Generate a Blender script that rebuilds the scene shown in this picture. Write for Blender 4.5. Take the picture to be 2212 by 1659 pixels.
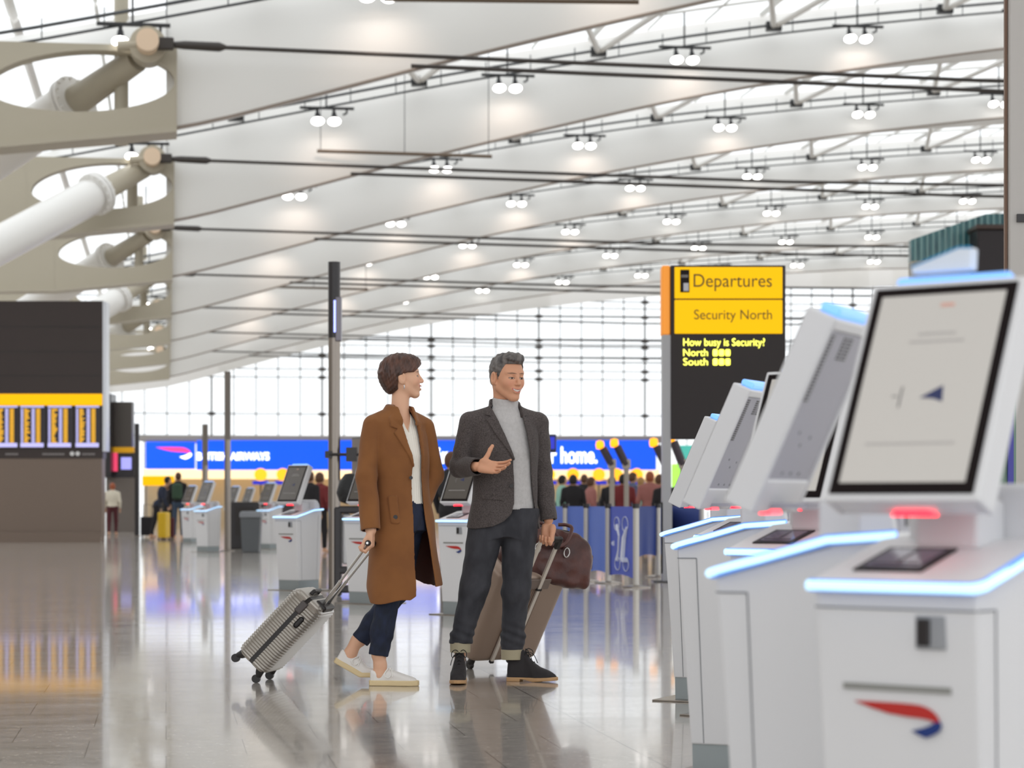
import bpy, bmesh, math, random
import numpy as np
from mathutils import Vector, Matrix
S = bpy.context.scene
for _o in list(bpy.data.objects): bpy.data.objects.remove(_o)
PI = math.pi
COL = S.collection
# ------------------------------------------------------------------ camera, sky, exposure
F = 5000.0; CAMZ = 0.99
cd = bpy.data.cameras.new('camera'); cam = bpy.data.objects.new('camera', cd); COL.objects.link(cam)
cam.location = (0, 0, CAMZ); cam.rotation_euler = (PI/2, 0, 0)
cd.sensor_width = 36; cd.lens = 36*F/2212; cd.shift_y = 257.5/2212
cd.clip_start = 0.1; cd.clip_end = 900
cd.dof.use_dof = True; cd.dof.focus_distance = 12.0; cd.dof.aperture_fstop = 4.0
S.camera = cam
w = bpy.data.worlds.new('world'); S.world = w; w.use_nodes = True
bg = w.node_tree.nodes['Background']; bg.inputs[0].default_value = (0.96, 0.98, 1.0, 1); bg.inputs[1].default_value = 1.15
S.view_settings.view_transform = 'Standard'; S.view_settings.look = 'None'
S.view_settings.gamma = 1; S.view_settings.use_curve_mapping = False
S.view_settings.exposure = 0.42
S.cycles.max_bounces = 7; S.cycles.diffuse_bounces = 4; S.cycles.glossy_bounces = 3
S.cycles.transparent_max_bounces = 8; S.cycles.sample_clamp_indirect = 6
# ------------------------------------------------------------------ frames of reference
TH = math.radians(8.5); CT, ST = math.cos(TH), math.sin(TH)
def UV(u, v, z=0.0): return Vector((u*CT - v*ST, u*ST + v*CT, z))
def at(px, py, Y): return Vector(((px-1106)/F*Y, Y, CAMZ + (1087-py)/F*Y))
def fl(px, Y): return Vector(((px-1106)/F*Y, Y, 0))
# ------------------------------------------------------------------ materials
MATS = {}
def mat(name, col, rough=0.5, metal=0.0, emit=None, es=1.0, spec=0.5, coat=0.0, noise=None, bump=None, sheen=0.0, alpha=None, trans=0.0):
    if name in MATS: return MATS[name]
    m = bpy.data.materials.new(name); m.use_nodes = True; nt = m.node_tree
    b = nt.nodes['Principled BSDF']
    b.inputs['Base Color'].default_value = (*col, 1); b.inputs['Roughness'].default_value = rough
    b.inputs['Metallic'].default_value = metal; b.inputs['Specular IOR Level'].default_value = spec
    if coat: b.inputs['Coat Weight'].default_value = coat; b.inputs['Coat Roughness'].default_value = 0.05
    if sheen: b.inputs['Sheen Weight'].default_value = sheen; b.inputs['Sheen Roughness'].default_value = .5
    if emit: b.inputs['Emission Color'].default_value = (*emit, 1); b.inputs['Emission Strength'].default_value = es
    if trans: b.inputs['Transmission Weight'].default_value = trans
    if noise or bump:
        tc = nt.nodes.new('ShaderNodeTexCoord')
    if noise:   # (scale, colour2, (sx,sy,sz), detail)
        mp = nt.nodes.new('ShaderNodeMapping'); mp.inputs['Scale'].default_value = noise[2]
        n = nt.nodes.new('ShaderNodeTexNoise'); n.inputs['Scale'].default_value = noise[0]; n.inputs['Detail'].default_value = noise[3]
        r = nt.nodes.new('ShaderNodeValToRGB'); r.color_ramp.elements[0].position = .38; r.color_ramp.elements[1].position = .64
        r.color_ramp.elements[0].color = (*col, 1); r.color_ramp.elements[1].color = (*noise[1], 1)
        nt.links.new(tc.outputs['Object'], mp.inputs[0]); nt.links.new(mp.outputs[0], n.inputs['Vector'])
        nt.links.new(n.outputs['Fac'], r.inputs[0]); nt.links.new(r.outputs[0], b.inputs['Base Color'])
    if bump:    # (scale, strength, (sx,sy,sz), distance)
        mp = nt.nodes.new('ShaderNodeMapping'); mp.inputs['Scale'].default_value = bump[2]
        n = nt.nodes.new('ShaderNodeTexNoise'); n.inputs['Scale'].default_value = bump[0]; n.inputs['Detail'].default_value = 4
        bp = nt.nodes.new('ShaderNodeBump'); bp.inputs['Strength'].default_value = bump[1]; bp.inputs['Distance'].default_value = bump[3]
        nt.links.new(tc.outputs['Object'], mp.inputs[0]); nt.links.new(mp.outputs[0], n.inputs['Vector'])
        nt.links.new(n.outputs['Fac'], bp.inputs['Height']); nt.links.new(bp.outputs[0], b.inputs['Normal'])
    MATS[name] = m; return m
def srgb(r, g, b):
    f = lambda c: ((c/255+.055)/1.055)**2.4 if c/255 > .04045 else c/255/12.92
    return (f(r), f(g), f(b))
# ------------------------------------------------------------------ objects
def tag(o, label=None, cat=None, group=None, kind=None):
    if label: o['label'] = label
    if cat: o['category'] = cat
    if group: o['group'] = group
    if kind: o['kind'] = kind
    return o
def thing(name, label, cat, loc=(0, 0, 0), rz=0, group=None):
    o = bpy.data.objects.new(name, None); COL.objects.link(o); o.empty_display_size = .1
    o.location = loc; o.rotation_euler = (0, 0, rz); return tag(o, label, cat, group)
def dup(o, parent=None):
    c = o.copy(); COL.objects.link(c)
    if parent: c.parent = parent
    for ch in o.children: dup(ch, c)
    return c
def link_mesh(name, me, m, parent=None):
    o = bpy.data.objects.new(name, me); COL.objects.link(o)
    if m is not None:
        for k in (m if isinstance(m, (list, tuple)) else [m]): me.materials.append(k)
    if parent: o.parent = parent
    return o
class MB:
    """collects shapes in one bmesh"""
    def __init__(s): s.b = bmesh.new()
    def faces(s, vs, fs):
        V = [s.b.verts.new(v) for v in vs]
        for f in fs:
            try: s.b.faces.new([V[i] for i in f])
            except ValueError: pass
        return V
    def box(s, c, d, M=None, bev=0.0):
        c = Vector(c); r = bmesh.ops.create_cube(s.b, size=1)
        vs = r['verts']
        for v in vs: v.co = Vector((v.co.x*d[0], v.co.y*d[1], v.co.z*d[2]))
        if bev:
            es = list({e for v in vs for e in v.link_edges})
            g = bmesh.ops.bevel(s.b, geom=es, offset=bev, segments=3, affect='EDGES', profile=.5)
            vs = list({v for v in g['verts']} | {v for v in vs if v.is_valid})
        for v in vs: v.co = (M @ v.co if M else v.co) + c
        return s
    def box2(s, lo, hi, bev=0.0):
        lo = Vector(lo); hi = Vector(hi); return s.box((lo+hi)/2, hi-lo, None, bev)
    def tube(s, pts, r, n=10, caps=True, closed=False, ry=None):
        P = [Vector(p) for p in pts]; m = len(P)
        R = r if isinstance(r, (list, tuple)) else [r]*m
        rings = []; up = None
        for i in range(m):
            if closed: t = (P[(i+1) % m]-P[i-1])
            else: t = P[min(i+1, m-1)]-P[max(i-1, 0)]
            t.normalize()
            if up is None:
                up = Vector((0, 0, 1)) if abs(t.z) < .9 else Vector((1, 0, 0))
            a = t.cross(up).normalized(); bb = a.cross(t).normalized(); up = bb
            rings.append([s.b.verts.new(P[i]+(a*math.cos(k*2*PI/n)*R[i]+bb*math.sin(k*2*PI/n)*(R[i]*(ry or 1)))) for k in range(n)])
        for i in range(m-1 if not closed else m):
            A, B = rings[i], rings[(i+1) % m]
            for k in range(n): s.b.faces.new([A[k], A[(k+1) % n], B[(k+1) % n], B[k]])
        if caps and not closed:
            s.b.faces.new(rings[0][::-1]); s.b.faces.new(rings[-1])
        return s
    def prism(s, poly, lo, hi, axis='x'):
        """poly of 2D points, extruded along axis; axis x: (y,z); y: (x,z); z: (x,y)"""
        def mk(p, t):
            return {'x': (t, p[0], p[1]), 'y': (p[0], t, p[1]), 'z': (p[0], p[1], t)}[axis]
        A = [s.b.verts.new(mk(p, lo)) for p in poly]; B = [s.b.verts.new(mk(p, hi)) for p in poly]; n = len(poly)
        s.b.faces.new(A[::-1]); s.b.faces.new(B)
        for k in range(n): s.b.faces.new([A[k], A[(k+1) % n], B[(k+1) % n], B[k]])
        return s
    def cyl(s, c, r, h, n=24, M=None, r2=None):
        return s.tube([Vector(c)+(M @ Vector((0, 0, -h/2)) if M else Vector((0, 0, -h/2))), Vector(c)+(M @ Vector((0, 0, h/2)) if M else Vector((0, 0, h/2)))], [r, r if r2 is None else r2], n)
    def lathe(s, prof, c=(0, 0, 0), n=24, M=None):
        c = Vector(c); rings = []
        for (r, z) in prof:
            rings.append([s.b.verts.new(c+(M @ Vector((r*math.cos(k*2*PI/n), r*math.sin(k*2*PI/n), z)) if M else Vector((r*math.cos(k*2*PI/n), r*math.sin(k*2*PI/n), z)))) for k in range(n)])
        for A, B in zip(rings, rings[1:]):
            for k in range(n): s.b.faces.new([A[k], A[(k+1) % n], B[(k+1) % n], B[k]])
        if prof[0][0] > 1e-5: s.b.faces.new(rings[0][::-1])
        if prof[-1][0] > 1e-5: s.b.faces.new(rings[-1])
        return s
    def xf(s, M):
        bmesh.ops.transform(s.b, matrix=M, verts=s.b.verts); return s
    def build(s, name, m, parent=None, smooth=False, bev=0.0, seg=2):
        bmesh.ops.remove_doubles(s.b, verts=s.b.verts, dist=1e-6)
        bmesh.ops.recalc_face_normals(s.b, faces=s.b.faces)
        me = bpy.data.meshes.new(name); s.b.to_mesh(me); s.b.free()
        if smooth:
            for p in me.polygons: p.use_smooth = True
        o = link_mesh(name, me, m, parent)
        if bev:
            b = o.modifiers.new('bevel', 'BEVEL'); b.width = bev; b.segments = seg; b.limit_method = 'ANGLE'; b.angle_limit = .6
            b.harden_normals = False
        if smooth:
            try: me.set_sharp_from_angle(angle=math.radians(40))
            except Exception: pass
        return o
def text(name, body, size, m, loc, rot, parent=None, ext=0.003, align='LEFT', sx=1.0, bold=0.0, fit=None):
    cu = bpy.data.curves.new(name, 'FONT'); cu.body = body; cu.size = size; cu.extrude = ext; cu.align_x = align; cu.offset = bold
    o = bpy.data.objects.new(name, cu); COL.objects.link(o); bpy.context.view_layer.update()
    me = bpy.data.meshes.new_from_object(o.evaluated_get(bpy.context.evaluated_depsgraph_get()))
    bpy.data.objects.remove(o); me.name = name; me.materials.clear()
    if fit:
        xs = [v.co.x for v in me.vertices]; x0 = min(xs); k = fit/(max(xs)-x0)
        for v in me.vertices: v.co.x = (v.co.x-x0)*k
    o = link_mesh(name, me, m, parent); o.location = loc; o.rotation_euler = rot; o.scale = (sx, 1, 1); return o
RX90 = (PI/2, 0, 0)
def crv(pts, n=5):
    P = [Vector(p) for p in pts]; out = []
    for i in range(len(P)-1):
        a, b, c, d = P[max(i-1, 0)], P[i], P[i+1], P[min(i+2, len(P)-1)]
        for k in range(n):
            t = k/n; out.append(.5*((2*b)+(c-a)*t+(2*a-5*b+4*c-d)*t*t+(3*b-a-3*c+d)*t**3))
    return out+[P[-1]]
# ------------------------------------------------------------------ signed distance modelling
f32 = np.float32
def V3(*a): return np.array(a, dtype=f32)
def nrm(v): v = np.asarray(v, dtype=f32); return v/np.linalg.norm(v)
def smin(a, b, k):
    h = np.clip(.5+.5*(b-a)/k, 0, 1); return b+(a-b)*h-k*h*(1-h)
def smax(a, b, k): return -smin(-a, -b, k)
def cone(P, a, b, ra, rb):
    a = V3(*a); b = V3(*b); ba = b-a; pa = P-a
    t = np.clip(pa@ba/max(float(ba@ba), 1e-12), 0, 1)
    return np.linalg.norm(pa-t[:, None]*ba, axis=1)-(ra+(rb-ra)*t)
def chain(P, pts, k=.01):
    d = None
    for (a, ra), (b, rb) in zip(pts, pts[1:]):
        e = cone(P, a, b, ra, rb); d = e if d is None else smin(d, e, k)
    return d
def ell(P, c, r, R=None):
    q = P-V3(*c)
    if R is not None: q = q@R
    r = V3(*r); k0 = np.linalg.norm(q/r, axis=1); k1 = np.linalg.norm(q/(r*r), axis=1)+1e-9
    return k0*(k0-1)/k1
def rbox(P, c, h, r, R=None):
    q = P-V3(*c)
    if R is not None: q = q@R
    q = np.abs(q)-(V3(*h)-r)
    return np.linalg.norm(np.maximum(q, 0), axis=1)+np.minimum(q.max(axis=1), 0)-r
def frame(fw):
    """columns forward, left, up for a horizontal-ish forward"""
    f = nrm(fw); up = V3(0, 0, 1); l = nrm(np.cross(up, f)); u = np.cross(f, l); return np.stack([f, l, u], axis=1)
def column(P, tab, fw, lat, cap=None, p=2.0):
    """tab rows z, cx, cy, lateral radius, forward radius"""
    T = np.array(tab, dtype=f32); T = T[np.argsort(T[:, 0])]; z = P[:, 2]
    g = [np.interp(z, T[:, 0], T[:, i]) for i in range(1, 5)]
    x = P[:, 0]-g[0]; y = P[:, 1]-g[1]
    l = (x*lat[0]+y*lat[1])/g[2]; f = (x*fw[0]+y*fw[1])/g[3]
    d = ((np.abs(l)**p+np.abs(f)**p)**(1/p)-1)*np.minimum(g[2], g[3])
    if cap: d = np.maximum(d, np.maximum(cap[0]-z, z-cap[1]))
    return d
def poly2(x, y, pts):
    """signed distance to a polygon, negative inside"""
    d = np.full(x.shape, 1e9, dtype=f32); ins = np.zeros(x.shape, bool); n = len(pts)
    for i in range(n):
        ax, ay = pts[i-1]; bx, by = pts[i]
        ex, ey = bx-ax, by-ay; wx, wy = x-ax, y-ay
        t = np.clip((wx*ex+wy*ey)/(ex*ex+ey*ey+1e-12), 0, 1)
        d = np.minimum(d, (wx-ex*t)**2+(wy-ey*t)**2)
        c = ((ay > y) != (by > y)) & (x < (bx-ax)*(y-ay)/((by-ay) if abs(by-ay) > 1e-9 else 1e-9)+ax)
        ins ^= c
    d = np.sqrt(d); return np.where(ins, -d, d)
def wob(P, s, a, ph=0):
    x, y, z = P[:, 0]*s, P[:, 1]*s, P[:, 2]*s
    return a*(np.sin(x*1.7+y*2.3+ph)*np.sin(z*1.9-x*.8+ph*2)+.6*np.sin(y*3.1+z*2.7+ph*3)*np.sin(x*3.7+1.3))
def sdf_mesh(name, f, lo, hi, h, mats, parent=None, matfn=None, smooth_it=1, margin=1.6):
    lo = np.array(lo, dtype=f32); hi = np.array(hi, dtype=f32); B = 8
    nb = np.ceil((hi-lo)/(h*B)).astype(int)+1; N = nb*B
    ax = [lo[i]+(np.arange(nb[i])*B+(B-1)/2)*h for i in range(3)]
    C = np.stack(np.meshgrid(*ax, indexing='ij'), -1).reshape(-1, 3).astype(f32)
    dc = f(C).astype(f32); near = np.abs(dc) < h*B*margin
    G = np.repeat(np.repeat(np.repeat(dc.reshape(nb), B, 0), B, 1), B, 2)
    idx = np.nonzero(near)[0]; off = np.stack(np.meshgrid(*[np.arange(B)]*3, indexing='ij'), -1).reshape(-1, 3)
    bi = np.stack(np.unravel_index(idx, nb), -1)
    for s in range(0, len(idx), 600):
        cb = bi[s:s+600]; g = (cb[:, None, :]*B+off[None]).reshape(-1, 3)
        G[g[:, 0], g[:, 1], g[:, 2]] = f((lo+g*h).astype(f32))
    # clear the border
    for a in range(3):
        sl = [slice(None)]*3; sl[a] = 0; G[tuple(sl)] = np.abs(G[tuple(sl)])+h; sl[a] = -1; G[tuple(sl)] = np.abs(G[tuple(sl)])+h
    inside = G < 0; acc = {}; edges = []
    cid = np.full(G.shape, -1, dtype=np.int64)
    pos = []; cells = []
    for a in range(3):
        s0 = [slice(None)]*3; s1 = [slice(None)]*3; s0[a] = slice(0, -1); s1[a] = slice(1, None)
        cr = inside[tuple(s0)] != inside[tuple(s1)]
        e = np.stack(np.nonzero(cr), -1)
        v0 = G[e[:, 0], e[:, 1], e[:, 2]]; e1 = e.copy(); e1[:, a] += 1; v1 = G[e1[:, 0], e1[:, 1], e1[:, 2]]
        t = v0/(v0-v1); p = e.astype(np.float64); p[:, a] += t
        b, c = [(1, 2), (2, 0), (0, 1)][a]
        quad = []
        for db, dcc in ((0, 0), (-1, 0), (-1, -1), (0, -1)):
            q = e.copy(); q[:, b] += db; q[:, c] += dcc
            quad.append(q); cells.append(q); pos.append(p)
        edges.append((quad, v0 < 0))
    cells = np.concatenate(cells); pos = np.concatenate(pos)
    lin = np.ravel_multi_index(cells.T, G.shape); uq, inv = np.unique(lin, return_inverse=True); inv = inv.ravel()
    cnt = np.bincount(inv); VV = np.stack([np.bincount(inv, pos[:, i])/cnt for i in range(3)], -1)
    co = lo+VV*h; quads = []; k = 0
    for quad, sgn in edges:
        n = len(sgn); q = np.stack([inv[k+i*n:k+(i+1)*n] for i in range(4)], -1); k += 4*n
        q[~sgn] = q[~sgn][:, ::-1]; quads.append(q)
    Q = np.concatenate(quads)
    for _ in range(smooth_it):   # light relaxation
        A = np.zeros_like(co); W = np.zeros(len(co))
        for i in range(4):
            j = (i+1) % 4
            for c in range(3): A[:, c] += np.bincount(Q[:, i], co[Q[:, j], c], len(co))+np.bincount(Q[:, j], co[Q[:, i], c], len(co))
            W += np.bincount(Q[:, i], minlength=len(co))+np.bincount(Q[:, j], minlength=len(co))
        co = co*.5+A/W[:, None]*.5
    # keep the bigger pieces only
    lab = np.arange(len(co))
    while True:
        old = lab.copy(); m = lab[Q].min(axis=1)
        for i in range(4): np.minimum.at(lab, Q[:, i], m)
        lab = lab[lab]
        if (lab == old).all(): break
    sizes = np.bincount(lab, minlength=len(co)); keepv = sizes[lab] > max(60, len(co)*.004)
    Q = Q[keepv[Q[:, 0]]]; used = np.unique(Q); rm = np.full(len(co), -1); rm[used] = np.arange(len(used)); Q = rm[Q]; co = co[used]
    me = bpy.data.meshes.new(name)
    me.vertices.add(len(co)); me.vertices.foreach_set('co', co.astype(f32).ravel())
    me.loops.add(len(Q)*4); me.loops.foreach_set('vertex_index', Q.astype(np.int32).ravel())
    me.polygons.add(len(Q)); me.polygons.foreach_set('loop_start', np.arange(0, len(Q)*4, 4, dtype=np.int32))
    me.polygons.foreach_set('loop_total', np.full(len(Q), 4, dtype=np.int32))
    me.polygons.foreach_set('use_smooth', np.ones(len(Q), bool))
    me.update(calc_edges=True)
    o = link_mesh(name, me, mats, parent)
    if matfn is not None:
        cen = co[Q].mean(axis=1); nn = np.cross(co[Q[:, 2]]-co[Q[:, 0]], co[Q[:, 3]]-co[Q[:, 1]])
        nn /= np.linalg.norm(nn, axis=1)[:, None]+1e-12
        me.polygons.foreach_set('material_index', matfn(cen.astype(f32), nn.astype(f32)).astype(np.int32))
    return o
# ================================================================== the hall
M_rib = mat('painted_steel', srgb(229, 227, 223), .45, spec=.4)
M_beam = mat('olive_grey_paint', srgb(178, 170, 152), .5)
M_rod = mat('dark_rod', srgb(58, 52, 48), .4)
M_track = mat('grey_track', srgb(70, 72, 74), .4)
M_mull = mat('mullion', srgb(96, 98, 100), .5)
M_mullh = mat('mullion_heavy', srgb(70, 66, 64), .5)
M_lamp = mat('lamp_housing', srgb(40, 40, 42), .4)
M_lens = mat('lamp_lens', (1, 1, 1), .3, emit=(1, .97, .93), es=5)
M_tubew = mat('white_tube', srgb(232, 230, 226), .35)
M_steel = mat('brushed_steel', srgb(146, 138, 130), .3, metal=.9)
def glass_mat():
    m = bpy.data.materials.new('clear_pane'); m.use_nodes = True; nt = m.node_tree; nt.nodes.clear()
    o = nt.nodes.new('ShaderNodeOutputMaterial'); t = nt.nodes.new('ShaderNodeBsdfTransparent'); t.inputs[0].default_value = (.97, .985, .985, 1)
    g = nt.nodes.new('ShaderNodeBsdfGlossy'); g.inputs['Roughness'].default_value = .1; x = nt.nodes.new('ShaderNodeMixShader'); x.inputs[0].default_value = .05
    nt.links.new(t.outputs[0], x.inputs[1]); nt.links.new(g.outputs[0], x.inputs[2]); nt.links.new(x.outputs[0], o.inputs[0]); return m
M_pane = glass_mat()
def floor_mat():
    m = bpy.data.materials.new('polished_terrazzo'); m.use_nodes = True; nt = m.node_tree; b = nt.nodes['Principled BSDF']
    N = nt.nodes.new; L = nt.links.new
    tc = N('ShaderNodeTexCoord'); mp = N('ShaderNodeMapping'); mp.vector_type = 'TEXTURE'; mp.inputs['Rotation'].default_value = (0, 0, TH)
    mp.inputs['Location'].default_value = UV(0, 10.41-.63*16)
    L(tc.outputs['Object'], mp.inputs[0])
    br = N('ShaderNodeTexBrick'); br.offset = .5; br.squash = 1
    br.inputs['Scale'].default_value = 1; br.inputs['Brick Width'].default_value = .63; br.inputs['Row Height'].default_value = .63
    br.inputs['Mortar Size'].default_value = .0022; br.inputs['Mortar Smooth'].default_value = .1
    br.inputs['Color1'].default_value = (.52, .475, .43, 1); br.inputs['Color2'].default_value = (.47, .43, .385, 1); br.inputs['Mortar'].default_value = (.10, .085, .07, 1)
    L(mp.outputs[0], br.inputs['Vector'])
    ms = N('ShaderNodeMapping'); ms.inputs['Scale'].default_value = (1, 2.6, 1); L(mp.outputs[0], ms.inputs[0])
    n1 = N('ShaderNodeTexNoise'); n1.inputs['Scale'].default_value = 13; n1.inputs['Detail'].default_value = 5; L(ms.outputs[0], n1.inputs['Vector'])
    r1 = N('ShaderNodeValToRGB'); r1.color_ramp.elements[0].position = .35; r1.color_ramp.elements[0].color = (.78, .78, .78, 1); r1.color_ramp.elements[1].position = .7; r1.color_ramp.elements[1].color = (1.25, 1.24, 1.22, 1)
    L(n1.outputs['Fac'], r1.inputs[0])
    vo = N('ShaderNodeTexVoronoi'); vo.inputs['Scale'].default_value = 24; L(ms.outputs[0], vo.inputs['Vector'])
    r2 = N('ShaderNodeValToRGB'); r2.color_ramp.elements[0].position = .10; r2.color_ramp.elements[0].color = (1.7, 1.65, 1.55, 1); r2.color_ramp.elements[1].position = .22; r2.color_ramp.elements[1].color = (1, 1, 1, 1)
    L(vo.outputs['Distance'], r2.inputs[0])
    m1 = N('ShaderNodeMix'); m1.data_type = 'RGBA'; m1.blend_type = 'MULTIPLY'; m1.inputs[0].default_value = 1
    L(br.outputs['Color'], m1.inputs[6]); L(r1.outputs[0], m1.inputs[7])
    m2 = N('ShaderNodeMix'); m2.data_type = 'RGBA'; m2.blend_type = 'MULTIPLY'; m2.inputs[0].default_value = .75
    L(m1.outputs[2], m2.inputs[6]); L(r2.outputs[0], m2.inputs[7])
    # one long expansion joint along the hall
    sx = N('ShaderNodeSeparateXYZ'); L(mp.outputs[0], sx.inputs[0])
    su = N('ShaderNodeMath'); su.operation = 'SUBTRACT'; su.inputs[1].default_value = 1.855; L(sx.outputs[0], su.inputs[0])
    ab = N('ShaderNodeMath'); ab.operation = 'ABSOLUTE'; L(su.outputs[0], ab.inputs[0])
    lt = N('ShaderNodeMath'); lt.operation = 'LESS_THAN'; lt.inputs[1].default_value = .0035; L(ab.outputs[0], lt.inputs[0])
    m3 = N('ShaderNodeMix'); m3.data_type = 'RGBA'; L(lt.outputs[0], m3.inputs[0]); L(m2.outputs[2], m3.inputs[6]); m3.inputs[7].default_value = (.06, .05, .045, 1)
    L(m3.outputs[2], b.inputs['Base Color'])
    mn = N('ShaderNodeTexNoise'); mn.inputs['Scale'].default_value = 1.6; mn.inputs['Detail'].default_value = 3; L(ms.outputs[0], mn.inputs['Vector'])
    mr = N('ShaderNodeMapRange'); mr.inputs[1].default_value = .3; mr.inputs[2].default_value = .7; mr.inputs[3].default_value = .11; mr.inputs[4].default_value = .17
    L(mn.outputs['Fac'], mr.inputs[0]); L(mr.outputs[0], b.inputs['Roughness'])
    b.inputs['Specular IOR Level'].default_value = 1.0; b.inputs['Coat Weight'].default_value = .45; b.inputs['Coat Roughness'].default_value = .045; b.inputs['Coat IOR'].default_value = 1.6
    return m
fb = MB(); fb.faces([(-60, -12, 0), (90, -12, 0), (90, 260, 0), (-60, 260, 0), (-60, -12, -.3), (90, -12, -.3), (90, 260, -.3), (-60, 260, -.3)],
                    [(0, 1, 2, 3), (4, 7, 6, 5), (0, 4, 5, 1), (1, 5, 6, 2), (2, 6, 7, 3), (3, 7, 4, 0)])
tag(fb.build('floor', floor_mat()), 'glossy beige grey terrazzo tile floor of the departures hall', kind='structure')
V0, DV = 54.8, 18.0
VR = [V0-DV+DV*i for i in range(8)]          # rib planes 0..7, the glazed end wall follows
BU = [-30, -12, -4, 0, 4, 6.6, 9.25, 12.3, 16.3, 21.5, 27, 33.7, 40.4, 50, 72]
BZ = [8.0, 8.0, 8.2, 8.63, 9.75, 10.5, 11.2, 11.98, 12.95, 13.98, 14.87, 15.75, 16.35, 17, 17.6]
TU = [-30, -12, -4, 0, 8.8, 16.3, 20.4, 27, 34, 40, 50, 72]
TZ = [9.2, 9.6, 10.9, 11.75, 13.65, 15.05, 15.7, 16.5, 17.2, 17.7, 18.4, 19]
ug = np.arange(-30, 72.01, .5)
def smooth_tab(U, Z):
    z = np.interp(ug, U, Z); k = np.ones(7)/7; zz = np.convolve(np.pad(z, 3, 'edge'), k, 'valid'); return zz
Bt, Tt = smooth_tab(BU, BZ), smooth_tab(TU, TZ)
Bf = lambda u: float(np.interp(u, ug, Bt))+CAMZ
Tf = lambda u: float(np.interp(u, ug, Tt))+CAMZ
us = [0.0+i*.75 for i in range(0, 95)]
for i, v in enumerate(VR):
    nm = ['nearest', 'second', 'third', 'fourth', 'fifth', 'sixth', 'seventh', 'eighth'][i]
    rib = MB(); rows = []
    # main wing: curved front face, long underside behind it
    for u in us:
        B, T = Bf(u), Tf(u)
        pr = []
        for t in np.linspace(0, 1, 7):          # front face from top to bottom edge, slightly bellied
            pr.append((v+.9*(1-t)-.25*math.sin(PI*t), T+(B-T)*t))
        pr += [(v+.15, B), (v+5.5, B+(T-B)*.47), (v+11.3, T-.1), (v+11.3, T+.5), (v+1.2, T+.5)]
        rows.append([rib.b.verts.new(UV(u, a, z)) for a, z in pr])
    for A, Bq in zip(rows, rows[1:]):
        n = len(A)
        for k in range(n): rib.b.faces.new([A[k], A[(k+1) % n], Bq[(k+1) % n], Bq[k]])
    rib.b.faces.new(rows[0][::-1]); rib.b.faces.new(rows[-1])
    # strip of the same face going left above the node
    rows = []
    for u in np.arange(-14, .01, 1.0):
        T = Tf(u); Bq = 10.62+CAMZ+max(-u-4, 0)*-.15
        rows.append([rib.b.verts.new(UV(u, a, z)) for a, z in ((v+.9, T), (v+.1, Bq), (v+.5, Bq), (v+1.3, T))])
    for A, Bq in zip(rows, rows[1:]):
        for k in range(4): rib.b.faces.new([A[k], A[(k+1) % 4], Bq[(k+1) % 4], Bq[k]])
    rib.b.faces.new(rows[0][::-1])
    o = rib.build('ceiling_%d' % (i+1), M_rib, smooth=True)
    tag(o, '%s curved white roof rib of the hall' % nm, kind='structure')
    et = MB(); et.tube([UV(u, v-.03, Bf(u)+.04) for u in us], .04, 6); et.build('edge_trim', mat('rib_edge', srgb(150, 138, 128), .5), o, True)  # taupe tube draws the shadow line along the rib's bottom edge
    # left beam with a lens shaped opening
    lb = MB(); n = 48
    outer, inner = [], []
    L0, R0 = -14.0, .25
    for k in range(n):
        a = 2*PI*k/n; ca, sa = math.cos(a), math.sin(a)
        hx = -1.95+2.15*ca; hz = 9.72+.12*ca+(.78+.05*ca)*sa*(1 if sa > 0 else .82)
        inner.append((hx, hz))
        mm = max(abs(ca), abs(sa)); ox = -2.0+2.25*ca/mm; zb = float(np.interp(ox, ug, Bt)); zt = 10.66
        oz = (zt+zb)/2+(zt-zb)/2*sa/mm; outer.append((ox, oz))
    fr = [[lb.b.verts.new(UV(x, v-dz, z+CAMZ)) for x, z in loop] for dz in (0.25, -.35) for loop in (outer, inner)]
    for k in range(n):
        j = (k+1) % n
        lb.b.faces.new([fr[0][k], fr[0][j], fr[1][j], fr[1][k]]); lb.b.faces.new([fr[2][k], fr[3][k], fr[3][j], fr[2][j]])
        lb.b.faces.new([fr[1][k], fr[1][j], fr[3][j], fr[3][k]]); lb.b.faces.new([fr[0][k], fr[2][k], fr[2][j], fr[0][j]])
    z0 = float(np.interp(-4.2, ug, Bt))
    lb.faces([UV(x, v+d, z+CAMZ) for d in (-.25, .35) for x, z in ((-4.24, z0), (-4.24, 10.66), (-14, 10.66), (-14, 8.0))],
             [(0, 1, 2, 3), (7, 6, 5, 4), (0, 4, 5, 1), (1, 5, 6, 2), (2, 6, 7, 3), (3, 7, 4, 0)])
    # lower flange under the beam
    lb.faces([UV(x, v+d, z+CAMZ) for d in (-.55, .6) for x, z in ((.25, 8.62), (-4.2, 8.12), (-14, 7.92), (-14, 8.04), (-4.2, 8.24), (.25, 8.74))],
             [(0, 1, 2, 3, 4, 5), (11, 10, 9, 8, 7, 6), (0, 6, 7, 1), (1, 7, 8, 2), (3, 9, 10, 4), (4, 10, 11, 5), (5, 11, 6, 0), (2, 8, 9, 3)])
    tag(lb.build('trim_%d' % (i+1), M_beam), '%s olive grey roof beam with a lens shaped opening' % nm, kind='structure')
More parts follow.
